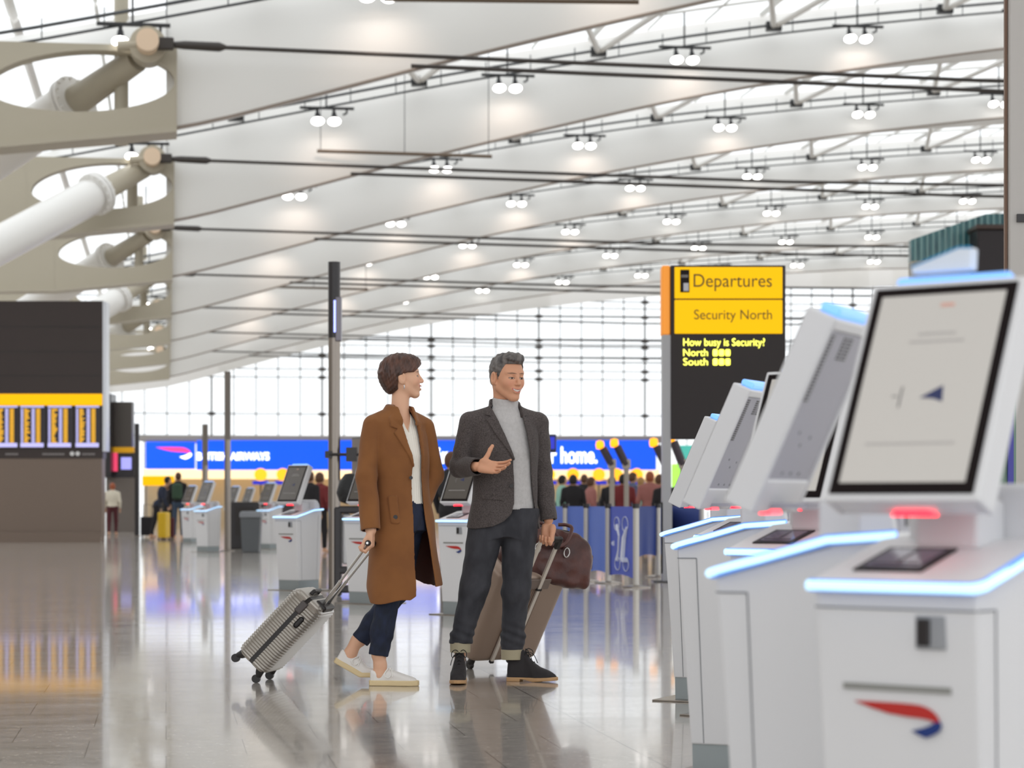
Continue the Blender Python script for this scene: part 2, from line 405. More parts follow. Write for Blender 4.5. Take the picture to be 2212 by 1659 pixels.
    # skylight behind the wing
    if i < 7:
        sk = thing('window_%d' % (i+1), '%s strip of skylight between the roof ribs' % nm, 'window'); del sk['category']; sk['kind'] = 'structure'
        g = MB(); uu = list(np.arange(-14, 71, 2.5)); v1 = v+DV
        a0 = lambda u: v+11.3 if u >= 0 else v+1.3
        for ua, ub in zip(uu, uu[1:]):
            g.faces([UV(ua, a0(ua), Tf(ua)+.45), UV(ub, a0(ub), Tf(ub)+.45), UV(ub, v1+1, Tf(ub)+.45), UV(ua, v1+1, Tf(ua)+.45)], [(0, 1, 2, 3)])
        g.build('pane', M_pane, sk)
        g = MB()
        for k, u in enumerate(np.arange(2.15-5.72*2, 70, 1.907)):
            w_ = .12 if k % 3 == 0 else .05
            g.tube([UV(u, a0(u), Tf(u)+.5), UV(u, v1+1, Tf(u)+.5)], w_, 4)
        for fr_ in (.33, .66):
            g.tube([UV(u, v+11.3+(v1+1-v-11.3)*fr_, Tf(u)+.48) for u in np.arange(0, 70, 3.0)], .05, 4)
        g.build('glazing_bars', M_rib, sk)
# unseen near roof and left wall, added to cut the flat fill light
nr = MB()
for va, vb in ((-14, -4), (2, 14), (20, 32)):
    nr.faces([UV(-30, va, 13.4), UV(72, va, 19), UV(72, vb, 19.6), UV(-30, vb, 14), UV(-30, va, 13.9), UV(72, va, 19.5), UV(72, vb, 20.1), UV(-30, vb, 14.5)], [(0, 1, 2, 3), (4, 7, 6, 5), (0, 4, 5, 1), (1, 5, 6, 2), (2, 6, 7, 3), (3, 7, 4, 0)])
tag(nr.build('ceiling_9', M_rib), 'unseen white roof panels added over the near end of the hall to cut sky light', kind='structure')
lw = MB(); lw.faces([UV(u, v, z) for u in (-30.4, -30) for v, z in ((-14, 0), (200, 0), (200, 9), (-14, 9))], [(0, 1, 2, 3), (7, 6, 5, 4), (0, 4, 5, 1), (1, 5, 6, 2), (2, 6, 7, 3), (3, 7, 4, 0)])
tag(lw.build('wall_left', mat('side_wall', srgb(176, 168, 158), .6)), 'unseen grey side wall added far left of the hall to cut fill light', kind='structure')
# ---- tie rods
def tie(v, u0, z0, z1, r, lab, cap):
    t = thing('tie_rod', lab, 'tie rod', UV(u0, v-.6, z0+CAMZ), TH, 'roof tie rods')
    L = 66; MB().tube([(0, 0, 0), (20, 0, -.3), (40, 0, -.2), (L, 0, .3)], r, 8).build('rod', M_rod, t, True)
    if cap:
        MB().tube([(.45, 0, 0), (.85, 0, 0), (1.65, 0, -.02), (1.8, 0, -.02)], [r*1.1, r*2.0, r*2.2, r], 14).build('turnbuckle', M_rod, t, True)
        m = MB(); m.tube([(0, .05, 0), (0, -.55, 0)], .26, 28); m.build('pin_cap', mat('peach_cap', srgb(226, 200, 172), .4), t, True)  # warm lamp light on the cap is put into its peach colour
        m = MB(); m.tube([(0, 0, 0), (0, .75, 0)], .42, 28); m.tube([(-.1, .1, 0), (-.7, .1, -.05)], .13, 12); m.build('pin_bracket', M_beam, t, True)
        q = MB().box2((-.05, -.2, -.14), (.6, .0, .14)).build('clevis', M_rod, t, bev=.03)
for i, v in enumerate(VR[1:]):
    nm = ['nearest', 'second', 'third', 'fourth', 'fifth', 'sixth', 'farthest'][i]
    tie(v, -.42, 10.62, 10.3, .050, '%s upper dark tie rod running from its round pin across the hall' % nm, True)
    tie(v, 5.7, Bf(5.7)-CAMZ+.05, 10.0, .050, '%s lower dark tie rod starting under the curved rib' % nm, False)
# ---- raking tubes, posts and collars at the left
for i, v in enumerate(VR[1:6]):
    nm = ['nearest', 'second', 'third', 'fourth', 'fifth'][i]
    t = thing('roof_prop', '%s thick white raking tube with bolted flange holding the roof' % nm, 'roof prop', (0, 0, 0), 0, 'raking roof props')
    top = UV(-.55, v+.2, 10.5+CAMZ); dr = ((UV(-5.2, v-4.6, 7.2+CAMZ) if i % 2 else UV(-4.9, v+4.4, 8.2+CAMZ)) - top)
    L = dr.length; dn = dr.normalized(); a = top+dn*2.35; b_ = top+dn*14
    MB().tube([top+dn*.2, a], [.30, .36], 20).build('upper_tube', M_beam, t, True)
    fl_ = MB()
    for q in (0, .14): fl_.tube([a+dn*q, a+dn*(q+.1)], .66, 28)
    e1 = dn.cross(Vector((0, 0, 1))).normalized(); e2 = e1.cross(dn)
    for k in range(16):
        c = a+(e1*math.cos(k*PI/8)+e2*math.sin(k*PI/8))*.60
        fl_.tube([c-dn*.06, c+dn*.3], .035, 6)
    fl_.build('bolted_flange', M_tubew, t, True)
    MB().tube([a+dn*.2, a+dn*.5, b_], [.44, .55, .55], 24).build('lower_tube', M_tubew, t, True)
    p = MB(); p.tube([UV(-1.05, v+.9, 8.5+CAMZ), UV(-1.05, v+.9, 12.0+CAMZ)], .17, 14); p.build('post', M_beam, t, True)
# ---- glass end wall
VE = 180.8
ew = thing('window_8', 'tall gridded glass end wall of the hall filled with white daylight', 'window'); del ew['category']; ew['kind'] = 'structure'
g = MB()
for ua in np.arange(-30, 71, 5.0):
    g.faces([UV(ua, VE+.1, 0), UV(ua+5, VE+.1, 0), UV(ua+5, VE+.1, Tf(ua+5)), UV(ua, VE+.1, Tf(ua))], [(0, 1, 2, 3)])
g.build('pane', M_pane, ew)
px2u = lambda px, v: v*math.tan(TH+math.atan((px-1106)/F))
z2 = lambda py, v=VE: CAMZ+(1087-py)/F*v*.99
hv, lv = MB(), MB(); k0 = 457.0
U0 = px2u(457, VE); DU = (px2u(1393, VE)-U0)/4
for k in range(-3, 9):
    u = U0+DU*k; hv.tube([UV(u, VE, 0), UV(u, VE, Tf(u))], .085, 6)
    for py in (893, 813, 795, 766, 742, 727, 674, 640):
        if z2(py) < Bf(u): hv.tube([UV(u-.28, VE, z2(py)), UV(u+.28, VE, z2(py))], .15, 6)
    for j in range(1, 5):
        uj = u+DU*j/5; lv.tube([UV(uj, VE, 0), UV(uj, VE, Tf(uj))], .05, 5)
for py in (941, 893, 813, 795, 766, 742, 727, 674, 655, 640):
    lv.tube([UV(-25, VE-.05, z2(py)), UV(70, VE-.05, z2(py))], .048, 5)
hv.build('heavy_mullions', M_mullh, ew); lv.build('light_mullions', M_mull, ew)
eb = MB(); rows = []
for u in np.arange(-30, 71, 2):
    rows.append([eb.b.verts.new(UV(u, VE-.6, z)) for z in (Bf(u)+.25, Tf(u)+2)])
for A, Bq in zip(rows, rows[1:]): eb.b.faces.new([A[0], A[1], Bq[1], Bq[0]])
bmesh.ops.solidify(eb.b, geom=eb.b.faces[:], thickness=.5)
tag(eb.build('trim_20', M_rib), 'white arched rib over the glass end wall', kind='structure')
# ---- tracks with lights, struts
cx_names = ['first', 'second', 'third', 'fourth', 'fifth', 'sixth', 'seventh', 'eighth', 'ninth', 'tenth', 'eleventh', 'twelfth']
fx = thing('track_spotlight', '', 'spotlight', (0, 0, 0), TH, 'track spotlights under the roof')
MB().box2((-.85, -.06, -.06), (.85, .06, .02)).build('bracket', M_lamp, fx, bev=.01)
MB().tube([(-.02, 0, .0), (-.02, 0, 1.1)], .03, 6).build('hanger', M_lamp, fx)
for x in (-.30, .22):
    lm = MB(); lm.tube([(x, 0, -.02), (x, 0, -.22)], .05, 10); lm.tube([(x, 0, -.18), (x, -.1, -.34), (x, -.16, -.45)], [.07, .10, .19], 16)
    lo_ = lm.build('lamp', M_lamp, fx, True)
    le = MB(); le.tube([(x, -.165, -.46), (x, -.18, -.485)], [.2, .17], 20); le.build('lens', M_lens, lo_, True)
MB().tube([(.62, 0, -.04), (.62, 0, -.16), (.5, 0, -.22)], .035, 8).build('sensor', M_lamp, fx, True)
lsp = bpy.data.lights.new('rib_spot', 'SPOT'); lsp.energy = 42; lsp.color = (1, .76, .60); lsp.spot_size = 1.5; lsp.spot_blend = 1; lsp.shadow_soft_size = .25
spots = []
first = True
for i, v in enumerate(VR[1:], 1):
    vt = v-.15
    tr = MB()
    for dz, r in ((0, .045), (-.3, .035)):
        tr.tube([UV(u, vt, Tf(u)-.1+dz) for u in np.arange(-12, 70.1, 1.5)], r, 5)
    for u in np.arange(-10, 70, 1.43): tr.tube([UV(u, vt, Tf(u)-.4), UV(u, vt, Tf(u)+.1)], .015, 4)
    o = tr.build('lighting_track', M_track)
    tag(o, 'pair of thin dark lighting tracks along the top of the %s roof rib' % ['nearest', 'second', 'third', 'fourth', 'fifth', 'sixth', 'seventh'][i-1], 'lighting track', 'lighting tracks')
    st = MB(); jn = MB(); n = 0
    for k in range(0, 11):
        uj = 2.15+5.75*k
        if uj > v*.42+4: break
        J = UV(uj, vt, Tf(uj)-.15)
        for s in (-1, 1):
            st.tube([J, UV(uj+1.8*s, v-6.4, Tf(uj+1.8*s)+.3)], .10, 6)
        jn.box((J.x, J.y, J.z), (.5, .35, .28)); n += 1
    so = st.build('strut', M_rib, None); tag(so, 'white V shaped struts reaching up over the %s skylight' % cx_names[i-1], 'strut', 'skylight struts'); so['kind'] = 'structure'; so.name = 'trim_%d' % (30+i)
    jo = jn.build('strut_joint', M_lamp, so)
    for k in range(0, 10):
        u = -.75+5.74*k
        if u > v*.40 : break
        f_ = fx if first else dup(fx); first = False
        f_.location = UV(u, vt, Tf(u)-.42); f_.rotation_euler = (0, 0, TH)
        tag(f_, 'twin ceiling spotlight, %s from the left on the track of the %s roof rib' % (cx_names[k], ['nearest', 'second', 'third', 'fourth', 'fifth', 'sixth', 'seventh'][i-1]))
        if i <= 6 and u > 0 and k < 5:
            l = bpy.data.objects.new('rib_spot', lsp); COL.objects.link(l); l.parent = f_
            l.location = (.05, -1.5, -.35); l.rotation_euler = (math.radians(46), 0, 0)
# ---- slim hanging bars
for (pa, pb, Y, lab) in ((829, 1380, 51*.99, 'thin dark suspended light bar at the top edge'), (685, 1063, 72.5, 'thin bronze suspended light bar hanging above the pair'),
                         (560, 795, 116, 'thin suspended light bar above the steel camera pole')):
    py = {829: -2, 685: 326, 560: 619}[pa]
    A = at(pa, py, Y); B_ = at(pb, py+(12 if pa == 685 else 6), Y*1.0)
    t = thing('light_bar', lab, 'light bar', A, 0, 'suspended light bars'); d = B_-A
    MB().tube([(0, 0, 0), d], .055, 4).build('bar', mat('bronze', srgb(110, 92, 74), .4), t)
    wr = MB()
    for q in (.02, .5, .98): wr.tube([d*q, d*q+Vector((0, 0, 6 if Y < 100 else 5))], .012, 4)
    wr.build('wire', M_track, t)
# ================================================================== check-in kiosks
K_white = mat('kiosk_white', srgb(222, 222, 224), .32, spec=.45)
K_grey = mat('kiosk_rear_grey', srgb(176, 175, 184), .45)
K_black = mat('kiosk_bezel', srgb(20, 10, 12), .3, spec=.15)
K_dark = mat('kiosk_dark', srgb(38, 34, 36), .3)
K_gap = mat('kiosk_gap', srgb(128, 130, 134), .5)
K_plinth = mat('kiosk_plinth', srgb(150, 158, 160), .4, metal=.3)
K_led = mat('kiosk_led', srgb(150, 200, 240), .3, emit=srgb(190, 228, 250), es=.95)
K_edge = mat('kiosk_led_edge', srgb(70, 130, 220), .3, emit=srgb(90, 150, 235), es=.45)
K_top = mat('kiosk_top_light', srgb(120, 170, 235), .3, emit=srgb(110, 165, 235), es=.75)
K_red = mat('kiosk_red_led', (1, .02, .03), .3, emit=(1, .015, .03), es=3.2)
K_scr = mat('kiosk_screen', srgb(140, 138, 134), .3, emit=srgb(205, 200, 194), es=.38)
K_scr2 = mat('kiosk_screen_dim', srgb(70, 66, 62), .15, emit=srgb(140, 132, 124), es=.10)
K_ink = mat('screen_ink', srgb(176, 172, 170), .4)
K_navy = mat('navy_ink', srgb(38, 48, 96), .4)
K_lred = mat('logo_red', srgb(186, 40, 34), .4)
K_lblue = mat('logo_blue', srgb(18, 50, 120), .4)
def ribbon(parent, c, s, rx, mr, mbl, name='logo'):
    """the two-colour ribbon mark, drawn in a local x (right) z (up) plane"""
    t = np.linspace(0, 1, 18)
    topl = [(-.5, .142), (-.3, .146), (0, .146), (.16, .143), (.26, .135), (.34, .115), (.41, .08), (.46, .035), (.49, -.02)]
    bot = [(.43, -.03), (.38, -.012), (.30, .0), (.1, .012), (-.09, .032), (-.3, .08)]
    m = MB(); m.prism([(x*s, z*s) for x, z in topl+bot], -.0015, .0015, 'y'); o = m.build(name+'_red_ribbon', mr, parent); o.location = c; o.rotation_euler = rx
    m = MB(); m.prism([(x*s, z*s) for x, z in ((.43, -.03), (.49, -.02), (.51, -.06), (.49, -.115), (.43, -.155), (.335, -.195), (.26, -.17), (.165, -.13), (.30, -.095), (.38, -.065))], -.0015, .0015, 'y')
    o = m.build(name+'_blue_tip', mbl, parent); o.location = c; o.rotation_euler = rx
def make_kiosk():
    k = thing('check_in_kiosk', '', 'kiosk', (0, 0, 0), 0, 'self check-in kiosks')
    MB().box2((-.25, -.24, 0), (.25, .24, .008)).build('floor_plate', M_steel, k, bev=.003)
    MB().prism([(-.150, .008), (.175, .008), (.175, .115), (-.152, .115)], -.158, .158).build('plinth', K_plinth, k)
    # body: front and back lean outwards to the top
    prof = [(-.155, .115), (.18, .115), (.205, .91), (.10, .905), (-.205, .825)]
    m = MB()
    lo = [(x, y, z) for x in (-.165, .165) for y, z in prof]
    for i, v in enumerate(lo):
        z = v[2]; s = 1+.06*(z-.115)/.8; lo[i] = (v[0]*s, v[1], z)
    m.faces(lo, [(0, 1, 2, 3, 4), (9, 8, 7, 6, 5), (0, 5, 6, 1), (1, 6, 7, 2), (2, 7, 8, 3), (3, 8, 9, 4), (4, 9, 5, 0)])
    b = m.build('body', K_white, k, bev=.006)
    # door joints: thin grooves around the front door and on the sides
    m = MB()
    for sx in (-1, 1):
        x = .1655*sx
        m.tube([(x*1.0, -.105, .12), (x*1.055, -.13, .79)], .0018, 4); m.tube([(x*1.055, -.13, .79), (x*1.055, -.2, .79)], .0018, 4)
        m.tube([(x*1.0, .13, .12), (x*1.055, .15, .85)], .0014, 4)
    m.tube([(-.172, -.2045, .79), (.172, -.2045, .79)], .0016, 4)
    m.build('door_joint', K_gap, k)
    # counter with its raised rim
    ctr = [(-.215, .820), (-.215, .841), (.06, .917), (.215, .928), (.215, .905), (.06, .895)]
    m = MB(); m.prism(ctr, -.182, .182); m.build('counter', K_white, k, bev=.006)
    pts = []
    def yz(y): return float(np.interp(y, [-.215, .06, .215], [.832, .909, .920]))
    W = .186; r = .03
    half = [(W, .215)]+[(W, y) for y in (.14, .06, -.02, -.10, -.16)]+[(W-r*(1-math.cos(a)), -.188-r*math.sin(a)) for a in np.linspace(.2, PI/2, 4)]
    path = half+[(-W+.012, -.218)]
    m = MB(); m.tube([(x, y, yz(y)) for x, y in path], .0130, 8); ls = m.build('light_strip', K_edge, k, True)
    m = MB(); m.tube([(x*1.022, y-.0045 if y < -.1 else y, yz(y)) for x, y in path], .0105, 10); m.build('led_core', K_led, ls, True)
    # scanner window on the slope
    A = math.atan((.917-.841)/.275); RM = Matrix.Rotation(A, 3, 'X')
    def on(x, y, dz=0): return Vector((x, y, .841+(y+.215)*math.tan(A)+dz))
    sc = MB().box(on(-.045, -.080, .002), (.15, .15, .006), RM, .001).build('document_scanner', K_black, k)
    MB().box(on(-.045, -.080, .0055), (.12, .115, .002), RM).build('scanner_glass', mat('scanner_glass', srgb(92, 84, 104), .08), sc)
    MB().box(on(-.045, -.070, .007), (.004, .075, .002), RM).box(on(-.045, -.118, .007), (.1, .004, .002), RM).build('scanner_mark', K_dark, sc)
    # rear housing rising to carry the monitor
    m = MB(); hp = [(.115, .905), (.115, 1.02), (.135, 1.032), (.165, 1.018), (.195, .98), (.205, .925)]
    m.prism(hp, -.15, .15); h = m.build('rear_housing', K_white, k, bev=.02, seg=3)
    m = MB().box2((-.13, .2, .925), (.13, .2065, .985)); m.build('service_panel', K_grey, h)
    m = MB().box2((.03, .205, .94), (.085, .2095, .97)); m.cyl((-.045, .207, .956), .006, .006, 12, Matrix.Rotation(PI/2, 3, 'X')); m.build('socket', K_dark, h)
    m = MB().box2((-.07, .0, .90), (.07, .116, .996)); m.build('neck', K_white, k, bev=.01)
    # red scanner light under the monitor
    m = MB().prism([(-.045, 0), (.045, 0), (.03, .016), (-.03, .016)], -.01, .015, 'y'); rl = m.build('red_light', K_red, k); rl.location = (.005, -.135, .965)
    m = MB().box2((-.05, -.13, .978), (.06, -.03, .99)); m.build('reader_hood', K_grey, k)
    # monitor
    mo = bpy.data.objects.new('monitor', None)
    T = math.radians(-24.5)
    MR = Matrix.Translation((0, -.188, .995)) @ Matrix.Rotation(T, 4, 'X')
    m = MB()
    fw_, fh, th = .168, .475, .072
    sec = [(-fw_, 0), (fw_, 0)]
    # housing: front frame plus a recessed back
    m.prism([(-fw_, 0), (fw_, 0), (fw_, th), (fw_-.016, th), (fw_-.016, .022), (-fw_+.016, .022), (-fw_+.016, th), (-fw_, th)], 0, fh, 'z')
    m.box2((-fw_+.0165, .0225, .001), (fw_-.0165, th-.002, .085)); m.box2((-fw_+.0165, .0225, fh-.030), (fw_-.0165, th-.001, fh-.001))
    m.xf(MR); mo = m.build('monitor', K_white, k, bev=.006)
    MB().box2((-fw_+.02, .02, .08), (fw_-.02, th-.006, fh-.03)).xf(MR).build('rear_cover', K_grey, mo, bev=.004)
    for grp in ((.118,), (.02, -.02)):
      v = MB()
      for q in range(20 if len(grp) == 1 else 7):
        z = (.275 if len(grp) == 1 else .275+13*.0082)+q*.0082
        for x in grp: v.box2((x-.014, th-.008, z), (x+.014, th-.0045, z+.0046))
      v.xf(MR).build('vent_grille', K_dark, mo)
    v = MB()
    for x, z in ((.06, .20), (.02, .17), (-.03, .19), (.06, .10), (0, .10), (-.06, .1)): v.cyl((x, th-.006, z), .0042, .003, 10, Matrix.Rotation(PI/2, 3, 'X'))
    v.xf(MR).build('screw', K_gap, mo)
    MB().box2((-.155, -.004, .014), (.155, .001, .462)).xf(MR).build('bezel', K_black, mo, bev=.002)
    s = MB().box2((-.135, -.0055, .036), (.135, -.0035, .442)).xf(MR).build('screen', K_scr, mo)
    # what the screen shows
    def sb(x0, x1, z0, z1, nm, mm): MB().box2((x0, -.0065, z0), (x1, -.0055, z1)).xf(MR).build(nm, mm, s)
    v = MB()
    for x0, x1, z in ((-.035, .055, .352), (-.05, .07, .335), (-.095, .10, .115)):
        n = int((x1-x0)/.012)
        for q in range(n): v.box2((x0+q*.012, -.0062, z), (x0+q*.012+.009, -.0055, z+.005))
    v.xf(MR).build('screen_text', K_ink, s)
    MB().box2((.0, -.0062, .413), (.03, -.0055, .421)).xf(MR).build('screen_emblem', mat('pale_red', srgb(220, 170, 155), .4), s)
    v = MB(); v.prism([(.0, .215), (.045, .24), (.05, .205), (.03, .212)], -.0066, -.0056, 'y'); v.xf(MR).build('boarding_card_icon', K_navy, s)
    v = MB(); v.box2((-.045, -.0062, .195), (-.041, -.0055, .24)); v.box2((-.062, -.0062, .218), (-.05, -.0055, .221)); v.xf(MR).build('scanner_icon', mat('icon_grey', srgb(120, 116, 116), .4), s)
    # light bar on top
    m = MB().box2((-.125, .012, fh), (.125, .062, fh+.022)).xf(MR); m.build('top_light', K_top, mo, bev=.008, seg=3)
    # card terminal, slot and the ribbon mark on the front door
    def fy(z): return -.155-(.05)*(z-.115)/.695-.001
    tz = .748; c = MB().box2((.045, fy(tz)-.003, tz-.032), (.108, fy(tz)+.01, tz+.032)).build('card_terminal', mat('terminal_grey', srgb(150, 152, 156), .4), k, bev=.003)
    MB().box2((.05, fy(tz)-.008, tz-.026), (.078, fy(tz), tz+.026)).build('terminal_keys', K_dark, c, bev=.004)
    MB().box2((-.115, fy(.64)-.0025, .634), (.115, fy(.64)+.01, .646)).build('card_slot', mat('slot_grey', srgb(140, 140, 136), .5), k)
    lean = math.atan(.05/.695)
    ribbon(k, (-.0, fy(.585)-.002, .585), .185, (-lean*0, 0, 0), K_lred, K_lblue)
    return k
def kiosk_at(k, LF, phi, label, far=False):
    """LF = world position of the left front rim corner (seen by its user)"""
    ph = math.radians(phi); c, s = math.cos(ph), math.sin(ph)
    x, y = (-.186, -.218) if not far else (.186, -.218)
    k.location = (LF[0]-(x*c-y*s), LF[1]-(x*s+y*c), 0); k.rotation_euler = (0, 0, ph); k['label'] = label
kproto = make_kiosk()
kiosk_at(kproto, (.568, 4.48), -39, 'nearest white check-in kiosk, its lit grey screen facing the camera')
k = dup(kproto); kiosk_at(k, (.441, 5.2), -115, 'blurred white kiosk turned away, directly behind the nearest lit one', True)
k = dup(kproto); kiosk_at(k, (.69, 7.53), -39, 'white kiosk mostly hidden, only black screen edge and scanner window showing')
k = dup(kproto); kiosk_at(k, (.584, 8.42), -115, 'white kiosk turned away, sharp, third monitor back from the right', True)
k = dup(kproto); kiosk_at(k, (.843, 10.76), -39, 'white kiosk hidden in the row, only its scanner top and red light showing')
k = dup(kproto); kiosk_at(k, (.747, 11.63), -115, 'white kiosk turned away, farthest and leftmost of the right hand row', True)
def kf(px, Y, phi, label):
    k = dup(kproto)
    for mo_ in k.children:
        if mo_.name.startswith('monitor'):
            for sc_ in mo_.children:
                if sc_.name.startswith('screen') and len(sc_.name) < 12: sc_.material_slots[0].link = 'OBJECT'; sc_.material_slots[0].material = K_scr2
    k.location = fl(px, Y); k.rotation_euler = (0, 0, math.radians(phi)); k['label'] = label; return k
kf(644, 26.4, -40, 'white self check-in kiosk standing left of the steel camera pole')
kf(802, 22.9, -40, 'white kiosk half hidden behind the woman in the brown coat')
kf(1010, 20.6, -40, 'white kiosk half hidden behind the standing man')
kf(449, 47, -40, 'small white kiosk beside the bin, left of the slim pole')
kf(414, 58, -40, 'distant white kiosk left of the slim pole, next to the backpacker')
kf(583, 50, -40, 'small white kiosk right of the grey bin')
kf(540, 66, -40, 'faint distant white kiosk above the grey bin')
kf(508, 60, -40, 'faint distant white kiosk just right of the slim pole')
# white wedge resting on the nearest kiosk
b = MB(); b.prism([(-.066, 0), (.066, 0), (.068, .044), (.04, .046), (-.066, .014)], -.015, .015, 'y')
o = b.build('wedge_box', mat('wedge_white', srgb(228, 236, 246), .4), None, bev=.004)
o.location = (.568+.186*.78+.218*.63+.335*.0+.01, 0, 0)
_k = kproto; bpy.context.view_layer.update()
o.location = kproto.matrix_world @ Vector((-.034, .055, 1.448)); o.rotation_euler = (0, 0, math.radians(-39)); tag(o, 'small white wedge shaped box lying on top of the nearest kiosk', 'box')
MB().tube([(-.066, -.014, .0145), (.04, -.014, .0465), (.068, -.014, .0445)], .0022, 6).build('blue_edge', mat('cyan_edge', srgb(40, 150, 200), .3), o)
# ================================================================== poles, boards, signs
def pole(px, Y, h, r, lab, unit=False, dark=False):
    t = thing('camera_pole', lab, 'pole', fl(px, Y), 0, 'tall steel poles')
    MB().lathe([(r*2.2, 0), (r*2.2, .012), (r*1.1, .02)], n=24).build('base', M_steel, t, True)
    if dark: MB().tube([(0, 0, .01), (0, 0, h)], r, 16).build('shaft', K_dark, t, True)
    else:
        MB().tube([(0, 0, .01), (0, 0, h*.62 if not unit else h-.86)], r, 24).build('shaft', M_steel, t, True)
        MB().tube([(0, 0, h*.62 if not unit else h-.86), (0, 0, h)], r*1.02, 20).build('head', K_dark if unit else mat('pole_grey', srgb(120, 112, 104), .4), t, True)
    return t
p = pole(722, 26.2, 3.72, .068, 'steel pole with a dark head left of the woman', True)
MB().box2((.02, -.09, 2.82), (.085, .06, 3.32), .01).build('side_unit', mat('unit_grey', srgb(120, 116, 124), .3, metal=.5), p)
MB().tube([(.012, -.085, 2.92), (.012, -.085, 3.28)], .012, 8).build('blue_light', mat('blue_led', (.2, .25, 1), .3, emit=(.35, .4, 1), es=1.6), p)
m = MB().box2((-.10, -.08, 1.50), (-.02, .08, 1.58)); m.tube([(-.05, -.07, 1.54), (.30, -.07, 1.54)], .018, 8); m.box2((.14, -.10, 1.46), (.26, -.02, 1.62)); m.build('bracket_arm', K_dark, p)
t = thing('wall_monitor', 'dark monitor seen side-on, hanging beside the steel pole', 'monitor', at(778, 985, 26.4), math.radians(-70))
MB().box2((-.28, -.02, -.28), (.28, .02, .22), .008).build('casing', K_dark, t)
MB().box2((-.26, -.024, -.26), (.26, -.019, .2)).build('panel', mat('monitor_brown', srgb(120, 108, 104), .3), t)
MB().tube([(0, .02, 0), (0, .12, 0)], .03, 8).build('mount', K_dark, t); 
MB().tube([(.0, .05, -.2), (.04, .06, -.4), (.0, .05, -.55)], .008, 6).build('cable', K_dark, t)
pole(491.5, 48, 3.72, .066, 'slim steel pole left of the grey bin')
pole(443, 77, 3.62, .10, 'distant pale pole in front of the airline sign')
pole(296, 70, 3.4, .075, 'dark distant pole right of the departure board', dark=True)
# equipment trolley between pole and woman
t = thing('equipment_trolley', 'black equipment trolley standing right of the steel pole', 'trolley', fl(757, 24.6))
m = MB()
for x in (-.13, .13): m.box2((x-.04, -.1, .06), (x+.04, .1, .95), .02)
for z in (.08, .28, .92): m.box2((-.13, -.1, z-.04), (.13, .1, z+.04), .02)
m.build('frame', K_dark, t)
m = MB(); m.lathe([(.04, .98), (.12, 1.01), (.15, 1.10), (.12, 1.22), (.06, 1.30), (0, 1.31)], n=16); m.build('bag', mat('black_nylon', srgb(26, 26, 28), .6, bump=(18, .8, (1, 1, 1), .02)), t, True)
MB().box2((-.085, -.03, .34), (.0, .03, .88), .02).build('white_panel', K_white, t)
for x in (-.12, .12): MB().tube([(x, -.03, .03), (x, .03, .03)], .03, 12).build('caster', K_dark, t)
# flight information wall on the left
B_dark = mat('board_dark', srgb(50, 38, 35), .4); B_yel = mat('board_yellow', srgb(150, 100, 0), .5, emit=srgb(255, 188, 0), es=.8, spec=.2)
B_brown = mat('board_brown', srgb(120, 104, 92), .4); B_amber = mat('amber_text', srgb(236, 176, 40), .5, emit=srgb(230, 170, 40), es=.5); B_lav = mat('lavender_text', srgb(190, 186, 240), .5, emit=srgb(186, 184, 240), es=.5)
B_seam = mat('board_seam', srgb(34, 28, 26), .4); B_scr = mat('flight_screen', srgb(34, 26, 34), .25)
YB = 58.5; pp = F/YB
X = lambda px: (px-1106)/pp
Zb = lambda py: CAMZ+(1087-py)/pp
t = thing('departure_board', 'big dark flight departures board wall on the left', 'board', (X(110), YB, 0))
ox = X(110)
def bb(px0, py1, px1, py0, y0, y1, nm, mm, par=t, bev=0): return MB().box2((X(px0)-ox, y0, Zb(py1)), (X(px1)-ox, y1, Zb(py0)), bev).build(nm, mm, par)
bb(-60, 990, 222, 650, 0, .5, 'upper_cabinet', B_dark); bb(-60, 1158, 220, 990, .02, .5, 'lower_cladding', B_brown)
MB().box2((X(-60)-ox, -.08, 0), (X(219)-ox, .5, Zb(1150))).build('kick_plate', B_brown, t)
bb(222, 975, 229, 652, -.02, .5, 'edge_trim', mat('edge_white', srgb(226, 230, 238), .3)); bb(-60, 876, 221, 851, -.03, 0, 'yellow_band', B_yel)
m = MB()
for py in (706, 760, 812): m.box2((X(-60)-ox, -.006, Zb(py)-.012), (X(222)-ox, 0, Zb(py)+.012))
m.build('panel_seam', B_seam, t)
for q, p0 in enumerate((-12, 45, 104, 164)):
    s = bb(p0-2, 968, p0+55, 876, -.05, -.001, 'flight_screen', B_scr)
    a, a2, l = MB(), MB(), MB(); rg = random.Random(q)
    l.box2((X(p0)-ox, -.054, Zb(880.5)), (X(p0+51)-ox, -.05, Zb(877))); l.box2((X(p0)-ox, -.054, Zb(966)), (X(p0+50)-ox, -.05, Zb(957)))
    for r in range(26):
        y = 883+r*2.85
        def seg(o_, a0, a1): o_.box2((X(p0+a0)-ox, -.054, Zb(y+2.1)), (X(p0+a1)-ox, -.05, Zb(y)))
        seg(l, 1, 6); seg(a, 8, 14+rg.random()*7); seg(l, 24, 31); seg(a2, 34, 43)
    a.build('amber_column', B_amber, s); a2.build('amber_column', B_amber, s); l.build('lavender_rows', B_lav, s)
m = MB()
for p0, p1 in ((12, 40), (92, 140), (178, 208)):
    n = int((p1-p0)/4)
    for q in range(n): m.box2((X(p0+q*4)-ox, -.004, Zb(983)), (X(p0+q*4+2.6)-ox, 0, Zb(979)))
m.build('caption', mat('caption_grey', srgb(150, 145, 145), .5), t)
m = MB()
for px in (156, 168): m.cyl((X(px)-ox, -.01, Zb(980)), .055, .02, 16, Matrix.Rotation(PI/2, 3, 'X'))
m.build('round_mark', mat('mark_white', srgb(225, 225, 225), .5), t)
